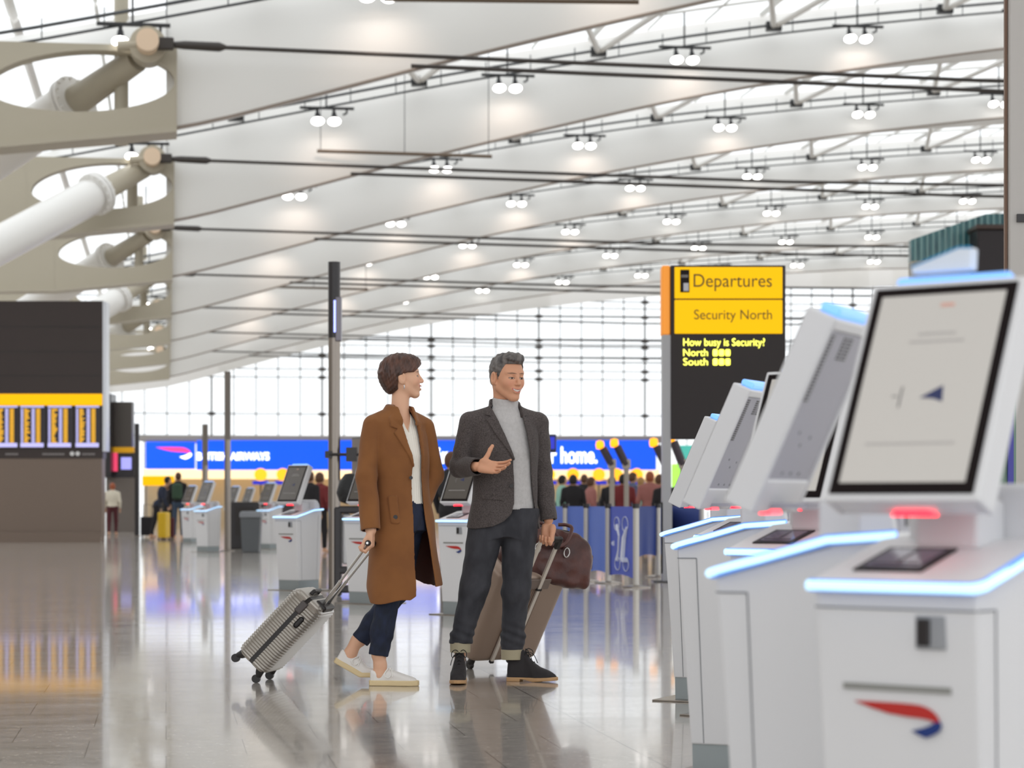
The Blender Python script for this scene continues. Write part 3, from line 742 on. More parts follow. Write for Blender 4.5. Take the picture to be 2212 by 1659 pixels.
# second board behind
YC = 80.; qq = F/YC; XX = lambda px: (px-1106)/qq; ZZ = lambda py: CAMZ+(1087-py)/qq
t = thing('information_board', 'smaller dark board with pink and blue screens beyond the departures board', 'board', (XX(262), YC, 0)); ox2 = XX(262)
def cc(px0, py1, px1, py0, y0, y1, nm, mm): return MB().box2((XX(px0)-ox2, y0, ZZ(py1)), (XX(px1)-ox2, y1, ZZ(py0))).build(nm, mm, t)
cc(229, 1032, 246, 852, -.6, .5, 'side_fin', K_dark); cc(246, 966, 285, 868, 0, .5, 'upper_cabinet', mat('board_mid', srgb(82, 76, 72), .4)); cc(229, 1160, 293, 1032, 0, .5, 'lower_cladding', mat('board_low', srgb(112, 104, 98), .4))
cc(238, 978, 290, 966, -.05, .5, 'yellow_band', mat('amber_band', srgb(214, 156, 10), .5, emit=srgb(200, 146, 10), es=.3)); cc(232, 1032, 292, 978, 0, .5, 'screen_cabinet', B_scr)
cc(229, 1018, 254, 978, -.05, 0, 'pink_screen', mat('pink_scr', srgb(220, 60, 90), .4, emit=srgb(228, 70, 110), es=.7)); cc(262, 1014, 284, 988, -.05, 0, 'blue_screen', mat('lav_scr', srgb(150, 150, 235), .4, emit=srgb(160, 160, 240), es=.7))
t = thing('yellow_sign', 'plain yellow sign above the walking passengers', 'sign', at(342, 1038, 76)); MB().box2((-.52, -.08, -.17), (.52, .08, .15), .02).build('panel', B_yel, t)
MB().tube([(-.4, .03, .1), (-.4, .03, -1.73)], .03, 6).tube([(.4, .03, .1), (.4, .03, -1.73)], .03, 6).build('post', M_steel, t)
# check-in hall back: fascia, desks
YD = 92.; rr = F/YD; XD = lambda px: (px-1106)/rr; ZD = lambda py: CAMZ+(1087-py)/rr
fas = thing('airline_fascia', 'long blue airline sign band with white lettering above the desks', 'sign', (XD(860), YD, 0)); of = XD(860)
A_blue = mat('fascia_blue', srgb(0, 84, 230), .35, emit=srgb(0, 80, 232), es=.75)
A_wt = mat('fascia_white', (1, 1, 1), .4, emit=(1, 1, 1), es=1.6)
bl = MB().box2((XD(314)-of, 0, ZD(1013)), (XD(420)-of, .35, ZD(954)), .05).box2((XD(424)-of, 0, ZD(1015)), (XD(1418)-of, .35, ZD(951)), .05).build('blue_panel', A_blue, fas)
MB().box2((XD(300)-of, .1, ZD(953)), (XD(1440)-of, 4, ZD(941)), .05).build('grey_coping', mat('coping', srgb(178, 172, 166), .5), fas)
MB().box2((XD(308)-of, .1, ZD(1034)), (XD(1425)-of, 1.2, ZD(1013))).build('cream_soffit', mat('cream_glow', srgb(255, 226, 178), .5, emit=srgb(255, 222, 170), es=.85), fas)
ribbon(fas, (XD(375)-of, -.03, ZD(977)), 1.42, (0, 0, 0), mat('ribbon_pink', srgb(235, 60, 130), .4, emit=srgb(240, 70, 140), es=.8), A_wt)
text('lettering', 'BRITISH AIRWAYS', .42, A_wt, (XD(426)-of, -.03, ZD(993.5)), RX90, fas, .02, bold=.012, fit=XD(582)-XD(426))
text('lettering', 'in', .92, A_wt, (XD(944)-of, -.03, ZD(1000)), RX90, fas, .02, bold=.016, fit=XD(974)-XD(944)); text('lettering', 'your home.', .92, A_wt, (XD(1140)-of, -.03, ZD(1000)), RX90, fas, .02, bold=.016, fit=XD(1290)-XD(1140))
bw = MB().box2((XD(300), YD+1.3, 0), (XD(1450), YD+1.6, ZD(1034))).build('wall_back', mat('desk_wall', srgb(196, 180, 152), .6)); tag(bw, 'beige wall behind the check-in desks', kind='structure')
m = MB()
for a, b_ in ((300, 1440),): m.box2((XD(a), YD+1.3, ZD(1034)), (XD(b_), YD+5, ZD(1031)))
tag(m.build('ceiling_20', mat('soffit_beige', srgb(220, 205, 180), .6)), 'low beige soffit over the check-in desks', kind='structure')
# desks with numbered lamps
for j, px in enumerate((1186, 1238, 1294, 1332, 1376, 562, 610)):
    t = thing('check_in_desk', 'distant check-in desk with an amber number lamp, %s' % (['beside the man', 'second to the right of the man', 'behind the barrier posts', 'left of the angled white monitors', 'farthest right in the row', 'above the grey bin', 'left of the steel pole'][j]), 'desk', fl(px, YD-4), 0, 'check-in desks')
    MB().box2((-.42, -.3, 0), (.42, .3, 1.05), .03).build('counter', mat('desk_dark', srgb(70, 60, 66), .5), t)
    MB().tube([(0, .2, 1.0), (0, .2, 1.95)], .03, 8).build('stem', K_dark, t)
    MB().tube([(0, .1, 2.08), (0, .3, 2.08)], .24, 20).build('number_lamp', mat('amber_lamp', srgb(255, 180, 30), .4, emit=srgb(255, 176, 30), es=.95), t)
    MB().box2((-.3, .05, 1.70), (.3, .3, 1.84), .02).build('blue_screen', mat('desk_blue', srgb(40, 50, 200), .4, emit=srgb(40, 50, 210), es=.4), t)
# departures totem
YS = 29.; ss = F/YS; tx = (1574-1106)/ss
t = thing('departures_sign', 'tall black and yellow sign reading Departures, Security North', 'sign', (tx, YS, 0), 0)
def sg(px0, py1, px1, py0, y0, y1, nm, mm, par=t, bev=.0): return MB().box2(((px0-1574)/ss, y0, CAMZ+(1087-py1)/ss), ((px1-1574)/ss, y1, CAMZ+(1087-py0)/ss), bev).build(nm, mm, par)
S_dk = mat('sign_dark', srgb(48, 42, 42), .45, spec=.3); S_ye = mat('sign_yellow', srgb(150, 105, 0), .5, emit=srgb(255, 198, 0), es=.68, spec=.2); S_or = mat('sign_orange', srgb(240, 150, 50), .5, emit=srgb(240, 150, 50), es=.3)
sg(1449, 948, 1697, 573, 0, .34, 'cabinet', S_dk, bev=.01); sg(1457, 645, 1690, 577, -.02, 0, 'yellow_panel', S_ye, bev=.01); sg(1457, 721, 1690, 648, -.02, 0, 'yellow_panel', S_ye, bev=.01)
sg(1430, 723, 1448, 573, .02, .34, 'orange_side', S_or, bev=.02); s_ = sg(1432, 1240, 1450, 723, .02, .34, 'side_post', mat('post_grey', srgb(168, 168, 170), .4, metal=.3))
MB().box2((1.0, .05, 0), (1.1, .3, 2.0)).build('leg', K_dark, t) if False else None
MB().box2(((1660-1574)/ss, .05, 0), ((1690-1574)/ss, .3, 1.9)).build('leg', K_dark, t)
MB().box2(((1432-1574)/ss, .0, 0), ((1452-1574)/ss, .34, 1.0)).build('leg', mat('post_grey', srgb(168, 168, 170), .4), t)
MB().box2((-.95, -.1, 0), (.8, .45, .015)).build('base_plate', K_dark, t)
zt = lambda py: CAMZ+(1087-py)/ss
xt = lambda px: (px-1574)/ss
S_ink = mat('sign_ink', srgb(92, 70, 16), .5)
text('lettering', 'Departures', .235, S_ink, (xt(1498), -.024, zt(620)), RX90, t, .002, fit=xt(1667)-xt(1498))
text('lettering', 'Security North', .175, S_ink, (xt(1499), -.024, zt(690)), RX90, t, .002, fit=xt(1667)-xt(1499))
S_led = mat('led_yellow', srgb(255, 255, 120), .4, emit=srgb(250, 250, 90), es=1.7)
text('led_text', 'How busy is Security?', .135, S_led, (xt(1476), -.006, zt(747)), RX90, t, .003, fit=xt(1652)-xt(1476))
for ty, wd in ((769, 'North'), (789, 'South')):
    text('led_text', wd, .128, S_led, (xt(1476), -.006, zt(ty)), RX90, t, .003, fit=xt(1529)-xt(1476))
    m = MB()
    for q in range(3): m.box2((xt(1540+q*13.5), -.009, zt(ty)), (xt(1550+q*13.5), 0, zt(ty-14)), .015)
    m.build('led_bars', S_led, t)
m = MB(); m.tube([(xt(1479), -.03, zt(594)), (xt(1479), -.03, zt(622))], .06, 16); m.cyl((xt(1479), -.03, zt(594)), .06, .0, 16) if False else None
pi_ = sg(1469, 632, 1489, 583, -.032, -.02, 'lift_icon', K_black, bev=.004)
sg(1476, 629, 1487, 612, -.036, -.03, 'icon_figure', mat('icon_white', srgb(200, 200, 205), .5), pi_); sg(1471, 600, 1486, 594, -.036, -.03, 'icon_band', mat('icon_grey2', srgb(120, 116, 112), .5), pi_)
# ---- orange beacon posts
for j, (px, py, Y) in enumerate(((1296, 961, 45), (1327, 957, 45), (1412, 956, 43), (1449, 946, 41))):
    b0 = fl(px+26, Y); t = thing('beacon_post', ['leftmost', 'second', 'third', 'rightmost'][j]+' slanted dark bag drop post topped by an orange beacon', 'beacon', b0, 0, 'bag drop beacons')
    hz = CAMZ+(1087-py)/F*Y; q = Y/F
    MB().tube([(0, 0, 0), (0, 0, CAMZ+(1087-1000)*q), ], .05, 10).build('post', mat('post_beige', srgb(168, 160, 150), .4), t)
    MB().tube([(0, 0, CAMZ+(1087-1005)*q), (-20*q, 0, hz-.06)], .08, 10).build('arm', mat('arm_dark', srgb(60, 50, 60), .4), t)
    MB().box2((-9*q, -.06, CAMZ+(1087-1012)*q), (9*q, .06, CAMZ+(1087-992)*q), .02).build('head_box', mat('head_beige', srgb(190, 180, 168), .5), t)
    bx = MB().lathe([(0, -.09), (.07, -.08), (.085, 0), (.07, .07), (0, .09)], (-26*q, 0, hz), 16).build('beacon', mat('beacon_orange', srgb(255, 170, 20), .4, emit=srgb(255, 160, 15), es=1.2), t, True)
# blue monitor beside the man's shoulder
t = thing('small_monitor', 'small dark blue monitor on a post behind the shoulder of the man', 'monitor', fl(1190, 38)); q = 38/F
MB().tube([(-.06, .1, 0), (-.06, .1, CAMZ+120*q)], .035, 8).build('post', K_dark, t)
MB().box2((-16*q, -.03, CAMZ+(1087-978)*q), (12*q, .06, CAMZ+(1087-938)*q), .02).build('casing', mat('navy_case', srgb(24, 30, 70), .3), t)
MB().box2((-2*q, -.05, CAMZ+(1087-970)*q), (8*q, -.03, CAMZ+(1087-944)*q)).build('display', mat('blue_disp', srgb(40, 50, 190), .3, emit=srgb(40, 50, 210), es=.4), t)
t = thing('green_display', 'bright green lit display panel under the departures sign', 'display', fl(1461, 50)); q = 50/F
MB().box2((-.1, 0, 0), (.1, .2, CAMZ+(1087-1052)*q)).build('post', K_dark, t); MB().box2((-10*q, -.05, CAMZ+(1087-1052)*q), (10*q, .05, CAMZ+(1087-1002)*q), .03).build('screen', mat('green_em', srgb(150, 230, 80), .4, emit=srgb(150, 235, 80), es=1), t)
t = thing('teal_display', 'teal and white lit sign below the black departures sign', 'sign', fl(1495, 60)); q = 60/F
MB().box2((-.15, 0, 0), (.15, .2, CAMZ+(1087-1000)*q)).build('post', K_dark, t); MB().box2((-26*q, -.05, CAMZ+(1087-1000)*q), (26*q, .05, CAMZ+(1087-962)*q), .03).build('screen', mat('teal_em', srgb(60, 160, 150), .4, emit=srgb(80, 180, 165), es=.6), t)
# ---- queue barriers
Q_blue = mat('barrier_blue', srgb(92, 120, 205), .5, emit=None); Q_deep = mat('barrier_deep', srgb(12, 52, 140), .5); Q_post = mat('barrier_post', srgb(196, 192, 186), .35, metal=.4)
posts = [(1222, 29.6), (1267, 29.2), (1314, 28.6), (1374, 27.2), (1421, 31), (1440, 35), (1516, 33)]
pls = ['behind the duffel bag', 'right of the brown duffel bag', 'left of the banner with the white emblem', 'right of the banner with the white emblem', 'beside the navy banner', 'behind the farthest kiosk monitor', 'rightmost behind the kiosk row']
for (px, Y), lb_ in zip(posts, pls):
    t = thing('barrier_post', 'silver queue barrier post %s' % lb_, 'barrier post', fl(px, Y), 0, 'queue barrier posts')
    MB().lathe([(.17, 0), (.17, .012), (.05, .03), (.0, .03)], n=28).build('foot', M_steel, t, True)
    MB().tube([(0, 0, .02), (0, 0, .98)], .036, 16).build('shaft', Q_post, t, True)
    MB().tube([(0, 0, .93), (0, 0, .985)], .044, 16).build('cap', K_dark, t, True)
bdefs = [(1176, 30.2, 1222, 29.6, Q_blue, .10), (1224, 29.6, 1265, 29.2, Q_blue, .14), (1270, 29.2, 1311, 28.6, Q_blue, .12), (1318, 28.6, 1369, 27.2, mat('barrier_royal', srgb(56, 80, 190), .5), .10), (1379, 30.5, 1419, 31, Q_deep, .28), (1424, 31, 1438, 35, Q_deep, .26), (1444, 35, 1513, 33, mat('barrier_mid', srgb(64, 84, 150), .5), .3)]
bls = ['pale blue barrier banner nearest the man', 'blue barrier banner above the duffel bag', 'plain blue barrier banner left of the emblem banner', 'royal blue barrier banner printed with white emblems', 'navy blue barrier banner right of the emblem banner', 'narrow navy barrier banner', 'dull blue barrier banner behind the kiosks']
for (pa, Ya, pb, Yb, mm, z0), lb_ in zip(bdefs, bls):
    A, B_ = fl(pa, Ya), fl(pb, Yb); n = 10; m = MB(); vs = []
    for s in range(n+1):
        f_ = s/n; c = A.lerp(B_, f_); off = .02*math.sin(f_*PI*3)
        for yy in (-.006, .006):
            vs += [(c.x, c.y+off+yy, z0+.03*math.sin(f_*PI)), (c.x, c.y+yy, .95)]
    fcs = []
    for s in range(n):
        a = s*4; b2 = a+4; fcs += [(a, b2, b2+1, a+1), (a+2, a+3, b2+3, b2+2), (a+1, b2+1, b2+3, a+3), (a, a+2, b2+2, b2)]
    m.faces(vs, fcs); o = m.build('barrier_banner', mm); tag(o, lb_, 'banner', 'queue barrier banners')
    if 'royal' in lb_:
        e = MB(); c = A.lerp(B_, .45); d = (B_-A).normalized()*((B_-A).length/.33); y0 = -.05
        for cx_, zt_, rr_ in ((-.055, .74, .05), (.06, .74, .055), (-.045, .26, .05), (.07, .26, .05)):
            e.tube([c+d*(cx_+rr_*.75*math.cos(a))+Vector((0, y0, zt_+rr_*1.6*math.sin(a))) for a in np.linspace(0, 2*PI, 18)[:-1]], .005, 5, closed=True)
        e.tube([c+d*(-.045)+Vector((0, y0, .72)), c+d*(-.02)+Vector((0, y0, .6)), c+d*(-.03)+Vector((0, y0, .42)), c+d*(-.045)+Vector((0, y0, .30))], [.03, .016, .014, .03], 8)
        e.tube([c+d*.085+Vector((0, y0, .70)), c+d*.06+Vector((0, y0, .58)), c+d*.04+Vector((0, y0, .32))], [.018, .04, .045], 8)
        e.box2(tuple(c+d*.0+Vector((-.0, y0-.01, .29))), tuple(c+d*.10+Vector((0, y0+.01, .33)))); e.cyl(tuple(c+d*-.10+Vector((0, y0, .50))), .03, .01, 12, Matrix.Rotation(PI/2, 3, 'X'))
        e.build('white_emblem', mat('emblem_white', srgb(225, 230, 245), .5), o)
# bin
t = thing('waste_bin', 'grey swing-top waste bin between the two poles', 'bin', fl(543, 46.5))
MB().prism([(-.165, 0), (.165, 0), (.20, .70), (-.20, .70)], -.19, .19, 'y').build('tub', mat('bin_grey', srgb(92, 96, 100), .5), t, bev=.02)
MB().prism([(-.22, .70), (.22, .70), (.215, .80), (.17, .83), (-.17, .83), (-.215, .80)], -.21, .21, 'y').build('lid', mat('bin_lid', srgb(140, 144, 150), .5), t, bev=.02)
# black cabinet behind the bin
t = thing('dark_cabinet', 'black cabinet standing behind the grey bin', 'cabinet', fl(528, 50)); MB().box2((-.32, 0, 0), (.32, .4, 1.02), .02).build('carcass', K_dark, t); MB().box2((-.2, -.02, .3), (.22, 0, .9)).build('door', B_seam, t)
# grey pillar at the right edge
t = MB().box2((1.0, -.3, 0), (1.9, .3, 9)) if False else None
yp = 14.5; m = MB().box2(((2181-1106)/F*yp, yp, 0), ((2181-1106)/F*yp+1.0, yp+.09, 6.0), .01); o = m.build('wall_right', mat('pillar_grey', srgb(188, 184, 180), .45)); tag(o, 'pale grey clad column at the right edge', kind='structure')
m = MB().box2(((2174-1106)/F*yp, yp+.05, 0), ((2180-1106)/F*yp, yp+.08, 6.0)); m.build('column_trim', mat('bronze_trim', srgb(120, 90, 70), .4), o)
m = MB(); 
for z in (2.75,): m.box2(((2196-1106)/F*yp, yp-.02, z), ((2230-1106)/F*yp, yp, z+.05))
m.build('column_band', K_dark, o)
# teal glazed gallery high on the right
Yg = 62.; g = Yg/F
t = thing('glazed_gallery', 'teal glass walled upper gallery with a dark room at the far right', 'gallery', (0, Yg, 0))
gx = lambda px: (px-1106)*g
gz = lambda py: CAMZ+(1087-py)*g
gm = MB(); gm.prism([(gx(1968), gz(566)), (gx(1968), gz(518)), (gx(2130), gz(462)), (gx(2260), gz(458)), (gx(2260), gz(566))], 0, .4, 'y'); gm.build('glass_wall', mat('teal_glass', srgb(84, 140, 146), .12, noise=(1.1, srgb(40, 96, 106), (6, 1, 1), 2)), t)
m = MB()
for px in range(1975, 2260, 13): m.box2((gx(px), -.06, gz(564)), (gx(px)+.04, 0, gz(float(np.interp(px, [1968, 2130, 2260], [519, 463, 458])))))
m.build('glazing_bar', mat('bar_pale', srgb(150, 190, 190), .4), t)
MB().box2((gx(2092), -1.2, gz(598)), (gx(2260), -.1, gz(505)), .05).build('dark_room', mat('room_dark', srgb(32, 22, 26), .4), t)
MB().box2((gx(2088), -1.3, gz(507)), (gx(2260), -.05, gz(497)), .02).build('room_fascia', mat('room_brown', srgb(70, 54, 48), .4), t)
MB().box2((gx(1968), -.3, gz(640)), (gx(2260), .4, gz(566))).build('floor_edge', M_beam, t)
cl_ = MB()
for px in (1990, 2230): cl_.box2((gx(px), 0, 0), (gx(px)+.5, .4, gz(600)))
cl_.build('support_column', M_beam, t)
# glazed partition to the right of the nearest kiosk
t = thing('glass_partition', 'green tinted glass screen with a blue poster behind the nearest kiosk', 'partition', fl(2165, 12)); q = 12/F
MB().box2((-34*q, 0, .0), (30*q, .03, CAMZ+(1087-770)*q)).build('glass', mat('green_glass', srgb(120, 150, 130), .2), t)
MB().box2((10*q, -.03, .0), (22*q, -.005, CAMZ+(1087-760)*q)).build('blue_post', mat('indigo', srgb(70, 70, 160), .4), t)
MB().box2((-22*q, -.03, CAMZ+(1087-1010)*q), (-8*q, -.005, CAMZ+(1087-945)*q)).build('poster', mat('poster_blue', srgb(60, 110, 220), .4), t)
# ================================================================== people
Sk_w = mat('skin_woman', srgb(226, 178, 148), .5, spec=.35); Sk_m = mat('skin_man', srgb(218, 164, 132), .5, spec=.35)
for _m in (Sk_w, Sk_m):
    _b = _m.node_tree.nodes['Principled BSDF']; _b.inputs['Subsurface Weight'].default_value = .12; _b.inputs['Subsurface Radius'].default_value = (.012, .005, .003)
M_lip = mat('lips', srgb(206, 134, 118), .45); M_teeth = mat('teeth', srgb(242, 236, 228), .3); M_mouth = mat('mouth_line', srgb(120, 50, 44), .5)
M_brow = mat('brow', srgb(92, 66, 52), .7); M_lash = mat('lash', srgb(52, 34, 28), .6); M_eye = mat('eye_white', srgb(176, 164, 154), .3); M_iris = mat('iris', srgb(52, 34, 26), .15); M_nail = mat('nail', srgb(232, 196, 178), .35)
MOUTH = [(.079, .030, -.053), (.091, .017, -.062), (.096, 0, -.066), (.091, -.017, -.062), (.079, -.030, -.053)]
def head_q(P, c, R, s): return ((P-V3(*c))@R)/s
def head_sdf(q, male):
    d = ell(q, (-.016, 0, .034), (.096, .076, .086))
    d = smin(d, ell(q, (.030, 0, -.018), (.060, .062, .088)), .03)
    d = smin(d, ell(q, (-.02, 0, -.02), (.07, .066, .07)), .03)
    jw = .054 if male else .047
    for s in (-1, 1):
        d = smin(d, cone(q, (.0, s*jw, -.055), (.060, s*.014, -.100), .020, .018), .022)
        d = smin(d, ell(q, (.056, s*.034, -.026), (.026, .026, .026)), .022)      # cheeks, lifted by the smile
        d = smin(d, cone(q, (.074, s*.012, .030), (.062, s*.042, .028), .012, .011), .014)   # brow bone
    d = smin(d, ell(q, (.066, 0, -.100), (.022, .024, .018)), .016)                # chin
    d = smin(d, ell(q, (.070, 0, -.060), (.022, .030, .026)), .02)                 # muzzle
    for s in (-1, 1):
        d = smax(d, -ell(q, (.094, s*.031, .004), (.020, .019, .011)), .010)       # sockets
        d = smin(d, ell(q, (.068, s*.031, .002), (.0165, .0155, .0135)), .003)     # lids
    d = smin(d, cone(q, (.083, 0, .016), (.106, 0, -.026), .0065, .0095), .009)
    d = smin(d, ell(q, (.101, 0, -.029), (.0125, .0105, .0095)), .006)
    for s in (-1, 1): d = smin(d, ell(q, (.092, s*.0115, -.031), (.0105, .0075, .0075)), .005)
    for s in (-1, 1): d = smax(d, -ell(q, (.0985, s*.006, -.0395), (.004, .003, .004)), .002)
    # lips follow the smiling curve
    up = [((.082, .027, -.052), .0035), ((.0935, .012, -.055), .0055), ((.0965, 0, -.0555), .005), ((.0935, -.012, -.055), .0055), ((.082, -.027, -.052), .0035)]
    lo = [((.082, .027, -.054), .0035), ((.0915, .013, -.071), .0058), ((.0935, 0, -.0735), .0065), ((.0915, -.013, -.071), .0058), ((.082, -.027, -.054), .0035)]
    d = smin(d, chain(q, up, .003), .004); d = smin(d, chain(q, lo, .003), .004)
    d = smax(d, -ell(q, (.096, 0, -.0635), (.010, .022, .0048)), .002)
    for s in (-1, 1):   # ears
        e = ell(q, (-.012, s*.083, -.008), (.022, .011, .036)); e = smax(e, -ell(q, (-.007, s*.096, -.002), (.013, .012, .023)), .003); e = smin(e, cone(q, (-.014, s*.084, .012), (-.012, s*.084, -.018), .004, .004), .003)
        e = smin(e, ell(q, (.000, s*.074, -.034), (.008, .006, .010)), .006)
        d = smin(d, e, .006)
    return d
def head_mats(q, idx0=1):
    """0 skin 1 lip 2 teeth 3 mouth 4 brow 5 lash 6 eye 7 iris"""
    out = np.zeros(len(q), int)
    f, l, u = q[:, 0], q[:, 1], q[:, 2]; al = np.abs(l)
    mo = ell(q, (.094, 0, -.0635), (.014, .027, .0125)); curve = -.0635+.010*(al/.027)**2
    lip = (f > .074) & (al < .030) & (np.abs(u-(curve-.0005)) < .0112*np.sqrt(np.clip(1-(al/.0305)**2, 0, 1))+.0012)
    out[lip] = 1
    tee = (f > .078) & (al < .0225) & (np.abs(u-(-.0622+.008*(al/.027)**2)) < .0058*np.sqrt(np.clip(1-(al/.0245)**2, 0, 1)))
    out[tee] = 2
    ey = al-.031
    br = (f > .055) & (np.abs(u-(.0265-.10*np.clip(ey, 0, 1)**1.0-.12*np.clip(-ey, 0, 1))) < .0036*np.clip(1.25-np.abs(ey)/.024, 0, 1)) & (np.abs(ey) < .023)
    out[br] = 4
    er = (ey/.0145)**2+((u-.0005)/.0040)**2
    eye = (f > .055) & (er < 1); out[eye] = 6
    out[(f > .055) & (er < 1.0) & (((ey+.0)**2+(u-.0005)**2) < .0062**2)] = 7
    out[(f > .055) & (er >= .78) & (er < 1.65) & (u > -.0005)] = 5
    out[(f > .055) & (er >= 1) & (er < 1.35) & (u <= -.0005)] = 5
    return out
HEADM = lambda skin: [skin, M_lip, M_teeth, M_mouth, M_brow, M_lash, M_eye, M_iris, M_nail]
def sst(a, b, x): t = np.clip((x-a)/(b-a), 0, 1); return t*t*(3-2*t)
def paint(o, skin, c, R, s, lipc):
    """the colours a face really has: lips, teeth, brows, lashes, eyes, per vertex"""
    me = o.data; n = len(me.vertices); co = np.zeros(n*3, dtype=f32); me.vertices.foreach_get('co', co); P = co.reshape(-1, 3)
    q = head_q(P, c, R, s); f, l, u = q[:, 0], q[:, 1], q[:, 2]; al = np.abs(l); col = np.tile(np.array(skin, dtype=f32), (n, 1))
    fr = (f > .050) & (np.abs(u) < .13) & (al < .09)
    def put(w, rgb):
        w = np.where(fr, np.clip(w, 0, 1), 0)[:, None]; col[:] = col*(1-w)+np.array(rgb, dtype=f32)*w
    e = .0012
    put(.35*np.exp(-((al-.040)**2+(u+.028)**2)/.0005), srgb(222, 140, 116))
    mc = -.0645+.011*(al/.028)**2; hw = np.sqrt(np.clip(1-(al/.0315)**2, 0, 1))
    put(sst(e, -e, np.abs(u-mc)-.0105*hw)*(f > .07)*(al < .031), lipc)
    put(sst(e, -e, np.abs(u-mc-.0004)-.0060*np.sqrt(np.clip(1-(al/.0265)**2, 0, 1)))*(f > .07)*(al < .026), srgb(120, 60, 54))
    put(sst(e, -e, np.abs(u-mc-.0008)-.0049*np.sqrt(np.clip(1-(al/.0245)**2, 0, 1)))*(f > .07)*(al < .024), srgb(244, 238, 230))
    ey = al-.031
    bc = .0262-.10*np.clip(ey, 0, 1)-.10*np.clip(-ey, 0, 1)
    put(.85*sst(e, -e, np.abs(u-bc)-.0030*np.clip(1.3-np.abs(ey)/.022, 0, 1))*(np.abs(ey) < .023), srgb(96, 70, 56))
    er = np.sqrt((ey/.0158)**2+((u-.0005)/.0056)**2); put(.8*sst(1.25, .9, er), srgb(92, 60, 48))
    er = np.sqrt((ey/.0138)**2+((u+.0001)/.0036)**2); put(sst(1.15, .8, er), srgb(196, 184, 174))
    put(sst(.0062, .0046, np.sqrt(ey**2+u**2))*sst(1.3, .9, er), srgb(48, 32, 26))
    put(.9*sst(.0016, .0004, np.abs(u-.0040+9*ey**2))*(np.abs(ey) < .0155), srgb(46, 30, 26))
    ca = me.color_attributes.new('paint', 'FLOAT_COLOR', 'POINT'); ca.data.foreach_set('color', np.concatenate([col, np.ones((n, 1), f32)], 1).ravel())
for _m in (Sk_w, Sk_m):
    _a = _m.node_tree.nodes.new('ShaderNodeAttribute'); _a.attribute_name = 'paint'; _m.node_tree.links.new(_a.outputs['Color'], _m.node_tree.nodes['Principled BSDF'].inputs['Base Color'])
def hand_sdf(P, w, d, n, side, s, curls, thumb, spread=.0, tcurl=.3, flat=0.0):
    """w wrist, d towards the fingers, n palm normal, side towards the thumb"""
    w = V3(*w); d = nrm(d); n = nrm(n-np.dot(n, d)*d); side_ = np.cross(n, d)
    if np.dot(side_, V3(*side)) < 0: side_ = -side_
    sd = side_
    R = np.stack([d, sd, n], axis=1)
    D = rbox(P, w+d*.048*s, (.048*s, .038*s, .0135*s), .013*s, R)
    D = smin(D, ell(P, w+d*.03*s+sd*.026*s+n*.006*s, (.032*s, .017*s, .017*s), R), .012)   # ball of the thumb
    D = smin(D, ell(P, w+d*.035*s-sd*.024*s+n*.004*s, (.034*s, .014*s, .015*s), R), .012)
    tips = []
    offs = (.030, .0105, -.0095, -.0285); lens = ((.043, .027, .021), (.047, .030, .022), (.044, .028, .021), (.035, .021, .018)); rad = (.0088, .0090, .0086, .0076)
    FD = None
    for k in range(4):
        a = 0.; sp = spread*(1.5-k)*.5
        p = w+d*(.090-.004*abs(k-1))*s+sd*offs[k]*s; pts = [(tuple(p-d*.018*s), rad[k]*s*1.02), (tuple(p), rad[k]*s)]
        dd = nrm(d+sd*sp)
        for j in range(3):
            a += curls[k][j]; v = dd*math.cos(a)+n*math.sin(a); p = p+v*lens[k][j]*s; pts.append((tuple(p), rad[k]*s*(.95, .88, .78)[j]))
        tips.append((p, v, n, k)); e = chain(P, pts, .002)
        FD = e if FD is None else smin(FD, e, .0012)
    D = smin(D, FD, .005)
    p = w+d*.022*s+sd*.028*s+n*.006*s; td = nrm(d*thumb[0]+sd*thumb[1]+n*thumb[2])
    p1 = p+td*.040*s; t2 = nrm(td*math.cos(tcurl)+d*math.sin(tcurl)); p2 = p1+t2*.030*s; p3 = p2+nrm(t2+d*.15)*.022*s
    D = smin(D, chain(P, [(tuple(p), .0150*s), (tuple(p1), .0122*s), (tuple(p2), .0115*s), (tuple(p3), .0095*s)], .004), .007)
    return D
# ------------------------------------------------------------------ the woman
WX = Vector(((850-1106)/F*12.66, 12.66, 0))
woman = thing('person', 'short-haired woman in a long camel brown coat pulling a silver suitcase', 'person', WX)
wf = nrm((.64, -.77, 0)); wl = nrm((.77, .64, 0))           # chest forward, her left
whf = nrm((.975, .10, .05)); WR_ = frame(whf); whc = (.052, .015, 1.680)
Cw = (.035, 0.0)
def w_tab(extra=0.0, rows=None):
    T = rows or [(1.50, .020, .000, .060, .060), (1.47, .022, .0, .105, .070), (1.43, .025, .0, .165, .085), (1.36, .028, .0, .180, .105), (1.25, .036, -.004, .176, .125), (1.12, .044, 0, .166, .120), (1.00, .048, .0, .172, .125), (.88, .050, .0, .190, .140), (.70, .055, .0, .205, .160), (.55, .060, .0, .220, .180), (.42, .062, 0, .226, .190)]
    return [(z, x, y, a+extra, b+extra) for z, x, y, a, b in T]
RA = [((-.108, -.085, 1.415), .056), ((-.140, -.135, 1.14), .056), ((-.112, -.200, .845), .048)]
LA = [((.165, .110, 1.410), .056), ((.215, .150, 1.15), .054), ((.150, .050, .98), .046)]
def part(P, c, r, f):
    m = np.abs(P-V3(*c)).max(axis=1) < r; out = np.full(len(P), .4, dtype=f32)
    if m.any(): out[m] = f(P[m])
    return out
